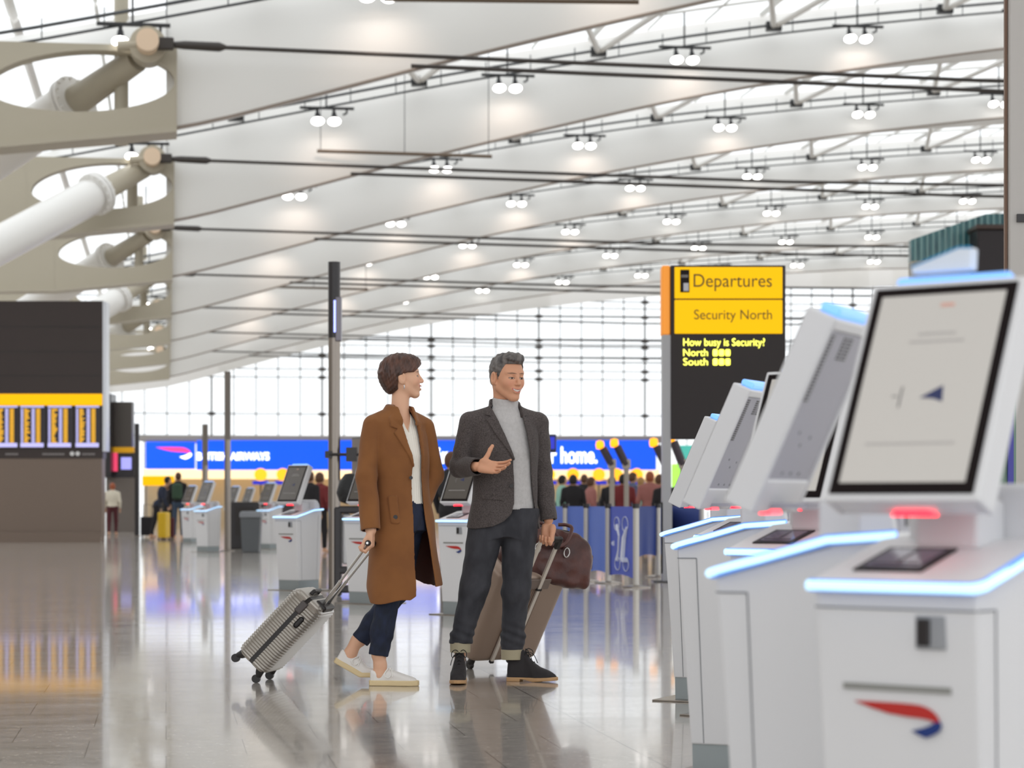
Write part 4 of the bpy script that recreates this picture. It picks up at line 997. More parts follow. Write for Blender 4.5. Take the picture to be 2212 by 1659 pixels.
def wb(P):
    d = part(P, whc, .24, lambda P: head_sdf(head_q(P, whc, WR_, .97), False)*.97)
    d = smin(d, cone(P, (.040, .012, 1.645), (.034, .002, 1.46), .046, .050), .02)
    d = smin(d, column(P, w_tab(-.035), wf, wl, (.86, 1.47)), .04)
    d = smin(d, cone(P, (-.07, -.06, 1.40), (.11, .06, 1.40), .040, .040), .04)
    for A in (RA, LA): d = smin(d, chain(P, [(p, r-.018) for p, r in A], .02), .02)
    # hands
    d = smin(d, part(P, (-.11, -.20, .76), .20, lambda P: hand_sdf(P, (-.110, -.203, .840), (.02, -.04, -1), (-.92, .15, -.1), (0, -1, 0), .92, [(.75, 1.15, .7), (.8, 1.2, .7), (.85, 1.2, .7), (.9, 1.2, .7)], (.75, .12, .55), 0, .5)), .012)
    d = smin(d, ell(P, (.135, .03, .95), (.045, .04, .05)), .02)
    # legs, ankles and feet
    for L in (WLR, WLL): d = smin(d, chain(P, [(p, r-.014) for p, r in L], .03), .02)
    d = smin(d, chain(P, [((-.078, -.085, .20), .036), ((-.068, -.085, .11), .033), ((-.070, -.085, .055), .036), ((.03, -.10, .038), .020), ((.07, -.105, .034), .018)], .02), .012)
    d = smin(d, chain(P, [((-.205, .075, .235), .036), ((-.240, .075, .165), .033), ((-.258, .075, .130), .030), ((-.19, .07, .09), .020), ((-.15, .068, .060), .017)], .02), .012)
    return d
WLR = [((.035, -.045, .92), .100), ((-.012, -.085, .54), .068), ((-.056, -.085, .30), .060), ((-.076, -.085, .165), .054)]
WLL = [((.075, .050, .92), .100), ((.025, .060, .52), .066), ((-.115, .072, .33), .056), ((-.188, .075, .235), .050)]
def wmat(c, n):
    q = head_q(c, whc, WR_, .97); o = head_mats(q); o[np.abs(q[:, 2]) > .13] = 0; o[c[:, 2] < 1.5] = 0
    return o
wbody = sdf_mesh('body', wb, (-.34, -.34, 0), (.33, .30, 1.83), .0029, Sk_w, woman, None); paint(wbody, srgb(226, 178, 148), whc, WR_, .97, srgb(196, 112, 100))
def eyeballs(par, c, R, s, body=None): pass
# hair
def whair(P):
    q = head_q(P, whc, WR_, .97); f, l, u = q[:, 0], q[:, 1], q[:, 2]; al = np.abs(l)
    a = np.arctan2(l, f+.02); strand = .0016*np.sin(al*150+f*160+u*60)*np.clip((u+.05)*8, .3, 1)+.0013*np.sin(f*230-u*190+l*90)+.0012*np.sin(a*40+u*30)
    d = smin(ell(q, (-.018, 0, .040), (.116, .094, .098)), ell(q, (-.052, 0, .005), (.086, .082, .095)), .03)
    d = smin(d, ell(q, (-.055, 0, -.055), (.045, .056, .050)), .03)
    d = smin(d, ell(q, (.050, .0, .078), (.052, .058, .040)), .03)
    d = d+strand
    # the face window, swept down to the temple
    line = u-(.048+(f-.088)*.95)-.018*np.clip((al-.03)/.05, 0, 1)*0
    face = np.minimum(f-.022, -line)                     # >0 in the face region
    face = np.minimum(face, .30)
    d = smax(d, face, .008)
    side = np.minimum(np.minimum(f+.034, -.026-u+.020*np.clip((f+.03)/.05, 0, 1)+.028), al-.040)
    d = smax(d, side, .007)                              # the ear stays free
    d = smax(d, -(u+.082+.012*np.sin(f*60)), .006)       # nape line
    return d*.97
M_hairw = mat('hair_auburn', srgb(92, 58, 44), .42, noise=(34, srgb(58, 36, 28), (1, 1, .35), 4), bump=(60, .5, (1, 1, .25), .004))
sdf_mesh('hair', whair, (-.12, -.13, 1.55), (.19, .16, 1.83), .0032, [M_hairw], woman)
# coat
def lf(P, c=(.035, 0)):
    x, y = P[:, 0]-c[0], P[:, 1]-c[1]; return x*wl[0]+y*wl[1], x*wf[0]+y*wf[1]
def w_outer(P):
    d = column(P, w_tab(), wf, wl, (.40, 1.50))
    d = smin(d, cone(P, (.02, .0, 1.475), (-.100, -.080, 1.425), .055, .048), .03)
    d = smin(d, cone(P, (.02, .0, 1.475), (.155, .105, 1.425), .055, .048), .03)
    fold = .0028*np.sin(P[:, 2]*46+P[:, 0]*40)*np.clip(1-np.abs(P[:, 2]-1.12)/.14, 0, 1)
    dr = cone(P, *[RA[0][0], RA[1][0]], RA[0][1], RA[1][1]); dr = smin(dr, cone(P, RA[1][0], RA[2][0], RA[1][1], RA[2][1]+.006), .02)+fold
    dl = cone(P, *[LA[0][0], LA[1][0]], LA[0][1], LA[1][1]); dl = smin(dl, cone(P, LA[1][0], LA[2][0], LA[1][1], LA[2][1]+.006), .02)+fold
    d = smin(d, dr, .004); d = smin(d, dl, .004)
    return d+wob(P, 9, .0022)
W_OPEN = [(-.062, 1.62), (-.058, 1.50), (-.052, 1.44), (-.030, 1.30), (-.008, 1.20), (-.010, 1.14), (-.016, .9), (-.030, .60), (-.045, .3), (.125, .3), (.108, .60), (.090, .75), (.070, .95), (.062, 1.05), (.060, 1.18), (.064, 1.30), (.058, 1.44), (.040, 1.50), (.036, 1.62)]
def wcoat(P):
    O = w_outer(P); l, f = lf(P); z = P[:, 2]
    sh = np.maximum(O, -(O+.011))
    op = np.maximum(poly2(l, z, W_OPEN), -f+.02)
    sh = np.maximum(sh, -op)
    # collar and lapels
    col = np.abs(cone(P, (.036, .010, 1.560), (.028, .004, 1.44), .052, .112))-.006
    col = np.maximum(col, np.abs(z-1.475-.3*(-f)*.5)-.048); col = np.maximum(col, -np.maximum(poly2(l, z, [(-.052, 1.7), (-.050, 1.3), (.036, 1.3), (.034, 1.7)]), -f+.01))
    sh = smin(sh, col, .008)
    lap = np.abs(O-.006)-.0055
    for pol in ([(-.056, 1.50), (-.112, 1.455), (-.118, 1.405), (-.082, 1.392), (-.106, 1.372), (-.010, 1.185), (-.004, 1.19), (-.030, 1.30), (-.050, 1.43)],
                [(.040, 1.50), (.086, 1.46), (.092, 1.41), (.075, 1.395), (.098, 1.38), (.066, 1.18), (.060, 1.18), (.064, 1.30), (.058, 1.44)]):
        sh = np.minimum(sh, np.maximum(np.maximum(lap, poly2(l, z, pol)), -f+.01))
    # cuffs, hem, pockets
    wr = V3(*RA[2][0]); dd = nrm(V3(*RA[2][0])-V3(*RA[1][0])); sh = np.maximum(sh, np.where(cone(P, tuple(wr-dd*.02), tuple(wr+dd*.12), .057, .057) < 0, (P-wr)@dd, -1))
    hem = .455+.09*np.clip((P[:, 0]-.10)/.10, 0, 1)+.012*np.sin(P[:, 0]*22); tt = np.clip((-f+.0)/.10, 0, 1); hem = hem*(1-tt)+.575*tt
    sh = np.maximum(sh, hem-z)
    pk = np.maximum(np.abs(O-.004)-.004, rbox(np.stack([l+.118, z*0, z-.955], 1).astype(f32), (0, 0, 0), (.021, .05, .075), .01)); sh = np.minimum(sh, np.maximum(pk, -f-.02))
    nk = cone(P, (.040, .012, 1.66), (.034, .002, 1.44), .048, .053); sh = np.maximum(sh, -nk)
    return sh
M_coat = mat('camel_wool', srgb(138, 88, 44), .85, sheen=.1, noise=(5, srgb(126, 78, 38), (1, 1, 1), 3), bump=(420, .25, (1, 1, 1), .0012))
M_lin = mat('coat_lining', srgb(70, 40, 34), .45)
def coatm(c, n):
    e = 1e-3; O = w_outer(c); g = np.stack([w_outer(c+V3(*v))-O for v in ((e, 0, 0), (0, e, 0), (0, 0, e))], 1)
    ins = (np.einsum('ij,ij->i', g, n) < 0) & (O < -.005); return ins.astype(int)
coat = sdf_mesh('long_coat', wcoat, (-.29, -.30, .40), (.36, .30, 1.58), .0040, [M_coat, M_lin], woman, coatm, smooth_it=2)
Bt_ = mat('button_dark', srgb(30, 24, 24), .3)
def wpt(l, f, z): return (.035+l*wl[0]+f*wf[0], l*wl[1]+f*wf[1], z)
MB().cyl(wpt(-.028, .137, 1.128), .010, .005, 14, Matrix.Rotation(PI/2, 3, 'X')).build('button', Bt_, coat)
MB().cyl(wpt(-.118, .117, .915), .012, .006, 14, Matrix.Rotation(PI/2, 3, 'X')).build('button', Bt_, coat)
# cream ribbed sweater
def wsw(P):
    O = w_outer(P)+.016; l, f = lf(P); z = P[:, 2]
    d = column(P, w_tab(-.018), wf, wl, (.985, 1.475)); d = smin(d, cone(P, (.02, 0, 1.45), (.02, 0, 1.475), .07, .066), .02)
    d = d+.0012*np.sin(l*420)
    d = np.maximum(d, .985-z); ap = 1.372; v = np.maximum(z-(ap+np.abs(l-.004)*2.3), -f)
    d = np.maximum(d, np.where(z > 1.3, v, -1)); nk = cone(P, (.04, .012, 1.66), (.034, .002, 1.44), .048, .051); return np.maximum(d, -nk)
M_swc = mat('cream_knit', srgb(242, 237, 226), .85, sheen=.2)
sdf_mesh('sweater', wsw, (-.20, -.20, .96), (.27, .2, 1.50), .0034, [M_swc], woman)
# jeans
def wj(P):
    z = P[:, 2]; d = None
    for L in (WLR, WLL):
        e = chain(P, L, .03); p, q = V3(*L[-1][0]), V3(*L[-2][0]); dd = nrm(p-q); e = np.maximum(e, (P-p)@dd); d = e if d is None else smin(d, e, .006)
    d = smin(d, column(P, [(1.08, .045, 0, .125, .09), (.95, .05, 0, .150, .115), (.85, .055, 0, .15, .115)], wf, wl, (.84, 1.02)), .03)
    return d+wob(P, 26, .0016)+.0015*np.sin(P[:, 2]*90+P[:, 0]*60)*np.clip(1-np.abs(z-.24)/.1, 0, 1)
M_jw = mat('indigo_denim', srgb(28, 37, 62), .8, noise=(26, srgb(19, 26, 44), (1, 1, .6), 5), bump=(300, .3, (1, 1, 1), .001))
j = sdf_mesh('jeans', wj, (-.28, -.22, .10), (.24, .22, 1.06), .0040, [M_jw], woman)
# sneakers
def sneaker(name, O_, fwd, up, L, par, bend=0.0, laces=True):
    R = np.stack([nrm(fwd), np.cross(nrm(up), nrm(fwd)), nrm(up)], axis=1).astype(f32); O3 = V3(*O_)
    def loc(P):
        q = (P-O3)@R
        if bend:   # the toe stays flat on the floor while the heel lifts
            k = np.clip((q[:, 0]-L*.64)/(L*.3), 0, 1); q = q.copy(); q[:, 2] = q[:, 2]-bend*np.clip(q[:, 0]-L*.62, 0, 1)
        return q
    outl = [(0, -.030), (.02, -.037), (.10, -.034), (.17, -.046), (.225, -.043), (.256, -.022), (.262, 0), (.256, .018), (.225, .036), (.17, .040), (.10, .032), (.02, .036), (0, .030), (-.008, 0)]
    outl = [(x*L/.262, y) for x, y in outl]
    def sole(P):
        q = loc(P); a = poly2(q[:, 0], q[:, 1], outl); b = np.abs(q[:, 2]-.015)-.015
        return smax(a-.004, b, .006)
    def upper(P):
        q = loc(P); x, y, z = q[:, 0], q[:, 1], q[:, 2]; x = x*.262/L; qq = np.stack([x, y, z], 1)
        a = poly2(x, y, [(p*.262/L, r) for p, r in outl])+.003
        top = np.interp(x, [0, .03, .07, .10, .14, .19, .25, .27], [.092, .078, .070, .085, .074, .056, .038, .025])
        rnd = smax(a, z-top-.004, .028)
        d = smax(rnd, .022-z, .004)
        op = ell(qq, (.047, 0, .10), (.045, .027, .042)); return smax(d, -op, .006)
    lo = O3-V3(.12, .12, .18); hi = O3+V3(.36, .12, .22)
    u = sdf_mesh(name, upper, lo, hi, .0032, [M_leaw], par)
    sdf_mesh('sole', sole, lo, hi, .0032, [M_solew], u)
    m = MB(); Rm = Matrix(R.tolist())
    def wp(x, y, z):
        z2_ = z+(bend*max(x-L*.62, 0)); return Vector(O_)+Rm @ Vector((x, y, z2_))
    for k, x in enumerate((.108, .126, .144, .162)):
        zz = .094-.020*k*.62; m.tube([wp(x, -.024, zz-.012), wp(x, -.012, zz+.001), wp(x, .012, zz+.001), wp(x, .024, zz-.012)], .0035, 6)
    m.tube(crv([wp(.10, -.005, .092), wp(.095, -.025, .092), wp(.080, -.040, .062), (wp(.10, -.042, .045)), wp(.115, -.036, .060), wp(.11, -.01, .09)]), .003, 6)
    m.tube([wp(.105, .0, .094), wp(.12, -.03, .085), wp(.125, -.042, .05)], .003, 6)
    m.build('lace', M_lace, u, True)
M_leaw = mat('white_leather', srgb(232, 228, 224), .5); M_solew = mat('gum_sole', srgb(222, 200, 156), .6); M_lace = mat('white_lace', srgb(240, 238, 234), .8)
sneaker('sneaker', (-.118, -.085, .0), (.992, -.12, 0), (0, 0, 1), .262, woman)
a_ = math.radians(-29)
sneaker('sneaker', (-.325, .075, .112), (math.cos(a_)*.995, -.10, math.sin(a_)), (-math.sin(a_), 0, math.cos(a_)), .262, woman, bend=.55)
e = MB().tube([(.062, -.078, 1.632), (.064, -.082, 1.622), (.062, -.078, 1.612)], .003, 8).build('earring', mat('silver', srgb(220, 220, 225), .2, metal=1), woman, True)
# ------------------------------------------------------------------ the man
MX = Vector(((1090-1106)/F*12.88, 12.88, 0))
man = thing('person', 'smiling man in a grey blazer and turtleneck gesturing with an open hand', 'person', MX)
mf = nrm((.34, -.94, 0)); ml = nrm((.94, .34, 0)); mhf = nrm((.56, -.80, -.10)); MR_ = frame(mhf); mhc = (.018, -.035, 1.688); MS = 1.06
def m_tab(e=0.0): return [(z, x, y, a+e, b+e) for z, x, y, a, b in [(1.54, .008, 0, .065, .06), (1.50, .005, 0, .12, .075), (1.455, .0, 0, .185, .095), (1.38, -.002, 0, .200, .118), (1.27, .0, -.004, .196, .130), (1.12, .004, 0, .182, .124), (1.00, .0, .0, .192, .128), (.90, -.004, 0, .206, .138), (.83, -.006, 0, .212, .142)]]
MRA = [((-.188, -.050, 1.435), .063), ((-.248, -.035, 1.190), .060), ((-.150, -.215, 1.190), .046)]
MLA = [((.185, .075, 1.435), .062), ((.212, .105, 1.16), .056), ((.246, .060, .895), .046)]
MLR = [((-.085, -.02, .93), .108), ((-.168, -.06, .52), .078), ((-.240, -.075, .24), .058), ((-.245, -.078, .215), .056)]
MLL = [((.085, .02, .93), .108), ((.064, -.02, .50), .076), ((.045, .0, .24), .062), ((.042, 0, .175), .060)]
def mb(P):
    d = part(P, mhc, .26, lambda P: head_sdf(head_q(P, mhc, MR_, MS), True)*MS)
    d = smin(d, cone(P, (-.005, .0, 1.655), (.002, .005, 1.48), .060, .063), .02)
    d = smin(d, column(P, m_tab(-.035), mf, ml, (.86, 1.50)), .04)
    d = smin(d, cone(P, (-.16, -.05, 1.43), (.15, .06, 1.43), .05, .05), .04)
    for A in (MRA, MLA): d = smin(d, chain(P, [(p, r-.020) for p, r in A], .02), .02)
    d = smin(d, part(P, (-.06, -.26, 1.2), .24, lambda P: hand_sdf(P, (-.140, -.232, 1.196), (.93, -.28, -.14), (.25, -.86, .42), (0, 0, 1), 1.04, [(.12, .30, .25), (.20, .40, .3), (.28, .42, .3), (.36, .45, .3)], (.32, .88, .25), .22, -.15)), .012)
    d = smin(d, part(P, (.245, .02, .80), .20, lambda P: hand_sdf(P, (.247, .050, .872), (-.10, -.08, -1), (-.30, -.93, .05), (1, 0, 0), 1.0, [(.9, 1.15, .7), (.95, 1.2, .7), (1.0, 1.2, .7), (1.0, 1.2, .7)], (.85, .05, .35), 0, .2)), .012)
    for L in (MLR, MLL): d = smin(d, chain(P, [(p, r-.030) for p, r in L], .03), .02)
    d = smin(d, chain(P, [((-.245, -.078, .22), .034), ((-.248, -.078, .06), .026), ((-.25, -.15, .045), .018)], .02), .02)
    d = smin(d, chain(P, [((.043, 0, .2), .034), ((.062, -.004, .06), .026), ((.13, -.025, .045), .018)], .02), .02)
    return d
def mmat(c, n):
    q = head_q(c, mhc, MR_, MS); o = head_mats(q); o[np.abs(q[:, 2]) > .13] = 0; o[c[:, 2] < 1.5] = 0; return o
mbody = sdf_mesh('body', mb, (-.38, -.44, 0), (.36, .22, 1.82), .0029, Sk_m, man, None); paint(mbody, srgb(216, 160, 128), mhc, MR_, MS, srgb(206, 124, 108))
def mhair(P):
    q = head_q(P, mhc, MR_, MS); f, l, u = q[:, 0], q[:, 1], q[:, 2]; al = np.abs(l)
    wv = .0030*np.sin(f*95+np.sin(l*60)*1.4+u*30)*np.clip((u-.05)*20, 0, 1)+.0016*np.sin(l*210+f*120)+.0012*np.sin(u*240+f*90)
    d = ell(q, (-.020, 0, .038), (.104, .085, .090))
    d = smin(d, ell(q, (.030, 0, .100), (.062, .062, .034)), .02)
    d = smin(d, ell(q, (-.03, 0, -.01), (.080, .074, .07)), .02)
    d = d+wv
    line = u-(.072+(f-.06)*.10)-.020*np.clip((al-.035)/.03, 0, 1)*0
    face = np.minimum(f-(.030+.016*np.clip((u-.02)*20, -1, 1)), -line+.0)
    d = smax(d, face, .006)
    side = np.minimum(np.minimum(f+.030, .024-u-.0), al-.035); keep = np.maximum(np.abs(f-.020)-.010, -.026-u)   # sideburn
    d = np.maximum(d, np.minimum(side, keep)) if True else d
    return np.maximum(d, -(u+.072))*MS
M_hairm = mat('hair_grey', srgb(66, 62, 62), .5, noise=(40, srgb(112, 106, 102), (1, 1, .4), 4), bump=(70, .6, (1, 1, .4), .004))
sdf_mesh('hair', mhair, (-.12, -.17, 1.58), (.15, .13, 1.85), .0032, [M_hairm], man)
def lfm(P): x, y = P[:, 0], P[:, 1]; return x*ml[0]+y*ml[1], x*mf[0]+y*mf[1]
def m_outer(P):
    z = P[:, 2]
    d = column(P, m_tab(), mf, ml, (.80, 1.53))
    d = smin(d, cone(P, (.0, 0, 1.50), (-.165, -.05, 1.452), .055, .050), .03); d = smin(d, cone(P, (.0, 0, 1.50), (.160, .06, 1.452), .055, .050), .03)
    el = np.exp(-((P-V3(-.245, -.05, 1.195))**2).sum(1)/.008)*.004*np.sin(P[:, 0]*60+P[:, 2]*70)
    dr = smin(cone(P, MRA[0][0], MRA[1][0], .063, .058), cone(P, MRA[1][0], MRA[2][0], .058, .050), .015)+el
    dl = smin(cone(P, MLA[0][0], MLA[1][0], .062, .055), cone(P, MLA[1][0], MLA[2][0], .055, .047), .015)+.0022*np.sin(z*50+P[:, 0]*30)
    d = smin(d, dr, .004); d = smin(d, dl, .004); return d+wob(P, 10, .0020)
M_OPEN = [(-.110, 1.62), (-.098, 1.52), (-.068, 1.43), (.004, 1.245), (.012, 1.10), (.012, .99), (-.006, .93), (-.050, .890), (-.110, .862), (-.20, .846), (-.32, .80), (-.4, .6), (.184, .6), (.180, .84), (.150, .95), (.130, 1.09), (.108, 1.31), (.074, 1.50), (.070, 1.62)]
def mjk(P):
    O = m_outer(P); l, f = lfm(P); z = P[:, 2]; sh = np.maximum(O, -(O+.010))
    op = np.maximum(poly2(l, z, M_OPEN), -f+.01); sh = np.maximum(sh, -op)
    col = np.abs(cone(P, (-.002, .02, 1.585), (.002, .008, 1.46), .076, .096))-.006
    col = np.maximum(col, np.abs(z-1.515+.25*f)-.040); col = np.maximum(col, -np.maximum(poly2(l, z, [(-.085, 1.7), (-.082, 1.4), (.068, 1.4), (.07, 1.7)]), -f+.0))
    sh = smin(sh, col, .008); lap = np.abs(O-.0055)-.005
    for pol in ([(-.100, 1.53), (-.128, 1.515), (-.136, 1.478), (-.104, 1.470), (-.132, 1.448), (-.100, 1.38), (.008, 1.225), (.012, 1.235), (-.066, 1.43)],
                [(.072, 1.53), (.100, 1.515), (.108, 1.478), (.086, 1.472), (.120, 1.450), (.142, 1.36), (.116, 1.235), (.112, 1.24), (.076, 1.47)]):
        sh = np.minimum(sh, np.maximum(np.maximum(lap, poly2(l, z, pol)), -f+.01))
    pk = np.maximum(np.abs(O-.003)-.003, rbox(np.stack([l+.105, z*0, z-1.03+.1*(l+.105)], 1).astype(f32), (0, 0, 0), (.055, .05, .022), .004)); sh = np.minimum(sh, np.maximum(pk, -f))
    for (A, B_) in ((MRA[1][0], MRA[2][0]), (MLA[1][0], MLA[2][0])):
        dd = nrm(V3(*B_)-V3(*A)); near = cone(P, tuple(V3(*B_)-dd*.02), tuple(V3(*B_)+dd*.12), .060, .060) < 0; sh = np.maximum(sh, np.where(near, (P-V3(*B_))@dd, -1))
    hem = .853-.012*np.clip(f/.12, -1, 1)+.0*l; sh = np.maximum(sh, np.where(P[:, 0] < .20, hem-z, np.where((P[:, 1] < -.05), hem-z, -1)))
    return np.maximum(sh, -cone(P, (-.005, .0, 1.66), (.002, .005, 1.48), .072, .074))
def jkm(c, n):
    e = 1e-3; O = m_outer(c); g = np.stack([m_outer(c+V3(*v))-O for v in ((e, 0, 0), (0, e, 0), (0, 0, e))], 1)
    return ((np.einsum('ij,ij->i', g, n) < 0) & (O < -.005)).astype(int)
M_blz = mat('grey_tweed', srgb(88, 80, 78), .88, sheen=.1, noise=(170, srgb(62, 55, 54), (1, 1, 1), 4), bump=(380, .3, (1, 1, 1), .0012)); M_blin = mat('blazer_lining', srgb(34, 30, 32), .5)
jk = sdf_mesh('blazer', mjk, (-.36, -.34, .80), (.34, .26, 1.62), .0040, [M_blz, M_blin], man, jkm)
def mpt(l, f, z): return (l*ml[0]+f*mf[0], l*ml[1]+f*mf[1], z)
for l_, z_ in ((-.010, 1.215), (-.008, 1.085)): MB().cyl(mpt(l_, .135, z_), .011, .006, 16, Matrix.Rotation(PI/2, 3, 'X') ).build('button', Bt_, jk)
def msw(P):
    l, f = lfm(P); z = P[:, 2]; d = column(P, m_tab(-.017), mf, ml, (.955, 1.50)); d = smin(d, cone(P, (.0, 0, 1.44), (.0, 0, 1.50), .09, .075), .03)
    tn = cone(P, (.004, -.002, 1.566), (.002, .003, 1.49), .0715, .079); tn = np.maximum(tn, np.abs(z-1.535+.22*(f+.0))-.043); d = smin(d, tn, .007)
    nk = cone(P, (-.005, 0, 1.70), (.002, .0, 1.50), .064, .062); d = np.maximum(d, -np.maximum(nk, 1.52-z))
    d = d+np.where(z < 1.02, .0008*np.sin(l*500), 0)+.003*np.exp(-((z-.985)/.012)**2)*np.sin(l*18+1)
    return np.maximum(d, .952-z+.02*0)
M_grey = mat('grey_knit', srgb(194, 191, 190), .85, sheen=.2, noise=(60, srgb(186, 183, 182), (1, 1, 1), 3), bump=(300, .3, (1, 1, 1), .001))
sdf_mesh('turtleneck', msw, (-.2, -.2, .93), (.2, .2, 1.60), .0036, [M_grey], man)
def mj(P):
    z = P[:, 2]; d = None
    for L in (MLR, MLL):
        e = chain(P, L, .03); p, q = V3(*L[-1][0]), V3(*L[-2][0]); e = np.maximum(e, p[2]-z); e = e+.0035*np.sin(z*120+P[:, 0]*50)*np.exp(-((z-.26)/.06)**2)+.0022*np.sin(z*70-P[:, 0]*60)*np.exp(-((z-.5)/.09)**2)
        d = e if d is None else smin(d, e, .012)
    d = smin(d, column(P, [(1.06, 0, 0, .150, .098), (.97, 0, 0, .152, .090), (.90, 0, 0, .172, .108), (.86, 0, 0, .178, .114), (.80, 0, 0, .17, .11)], mf, ml, (.80, 1.0)), .03)
    return np.maximum(d+wob(P, 22, .002), z-.962)
M_jm = mat('charcoal_denim', srgb(58, 58, 64), .8, noise=(16, srgb(44, 44, 50), (1, 1, .5), 4), bump=(300, .3, (1, 1, 1), .001))
jn_ = sdf_mesh('jeans', mj, (-.33, -.2, .16), (.26, .2, 1.06), .0040, [M_jm], man)
M_cuff = mat('jean_cuff', srgb(172, 162, 136), .8)
for c, r, z in ((MLR[-1][0], .054, .195), (MLL[-1][0], .059, .150)):
    MB().lathe([(r, -.03), (r+.002, -.028), (r+.003, .026), (r-.006, .03), (r-.008, -.02)], (c[0], c[1], z), 28).build('turned_cuff', M_cuff, jn_, True)
# boots
M_suede = mat('black_suede', srgb(44, 40, 42), .8, bump=(120, .3, (1, 1, 1), .002)); M_bsole = mat('tan_welt', srgb(190, 150, 106), .6)
def boot(O_, fwd, par):
    R = np.stack([nrm(fwd), np.cross(V3(0, 0, 1), nrm(fwd)), V3(0, 0, 1)], axis=1).astype(f32); O3 = V3(*O_); L = .285
    outl = [(0, -.030), (.02, -.036), (.10, -.032), (.18, -.047), (.235, -.044), (.278, -.018), (.285, 0), (.278, .016), (.235, .038), (.18, .042), (.10, .032), (.02, .036), (0, .030), (-.008, 0)]
    def loc(P): return (P-O3)@R
    def sole(P):
        q = loc(P); a = poly2(q[:, 0], q[:, 1], outl)-.003; z = q[:, 2]; x = q[:, 0]
        lift = np.interp(x, [0, .072, .10, .15, .22, .29], [0, 0, .010, .0, .001, .012]); base = np.where(x < .075, 0, np.interp(x, [.075, .10, .15, .29], [.014, .010, 0, .010]))
        return smax(a, np.maximum(base-z, z-.024-np.interp(x, [.2, .29], [0, .006])), .003)
    def upp(P):
        q = loc(P); x, y, z = q[:, 0], q[:, 1], q[:, 2]
        top = np.interp(x, [-.01, .0, .05, .09, .13, .18, .24, .29], [.172, .180, .188, .176, .124, .082, .060, .036])
        a = poly2(x, y, outl)+.001+np.clip(z-.06, 0, .1)*.08
        d = smax(a, z-top, .030); d = smax(d, .020-z, .003); d = smax(d, -cone(q, (.045, 0, .155), (.040, 0, .27), .026, .036), .006)
        return d+.0018*np.sin(x*95+z*60)*np.exp(-((x-.15)/.03)**2)
    lo = O3-V3(.32, .32, .03); hi = O3+V3(.32, .32, .24)
    u = sdf_mesh('boot', upp, lo, hi, .0036, [M_suede], par); sdf_mesh('sole', sole, lo, hi, .0034, [M_bsole], u)
    Rm = Matrix(R.tolist()); wp = lambda x, y, z: Vector(O_)+Rm @ Vector((x, y, z)); m = MB()
    for x, z in ((.100, .164), (.114, .144), (.130, .124), (.148, .106)): m.tube([wp(x, -.024, z-.016), wp(x+.002, 0, z+.004), wp(x, .024, z-.016)], .003, 6)
    for s in (-1, 1):
        m.tube(crv([wp(.10, 0, .168), wp(.108, s*.022, .182), wp(.128, s*.040, .168), wp(.128, s*.036, .142), wp(.106, s*.008, .164)]), .0024, 6); m.tube(crv([wp(.10, 0, .166), wp(.135, s*.030, .150), wp(.155, s*.046, .10)]), .0022, 6)
    m.build('lace', mat('black_lace', srgb(24, 22, 22), .7), u, True)
boot((.022, .008, 0), (.955, -.30, 0), man)
boot((-.246, -.030, 0), (-.03, -1, 0), man)
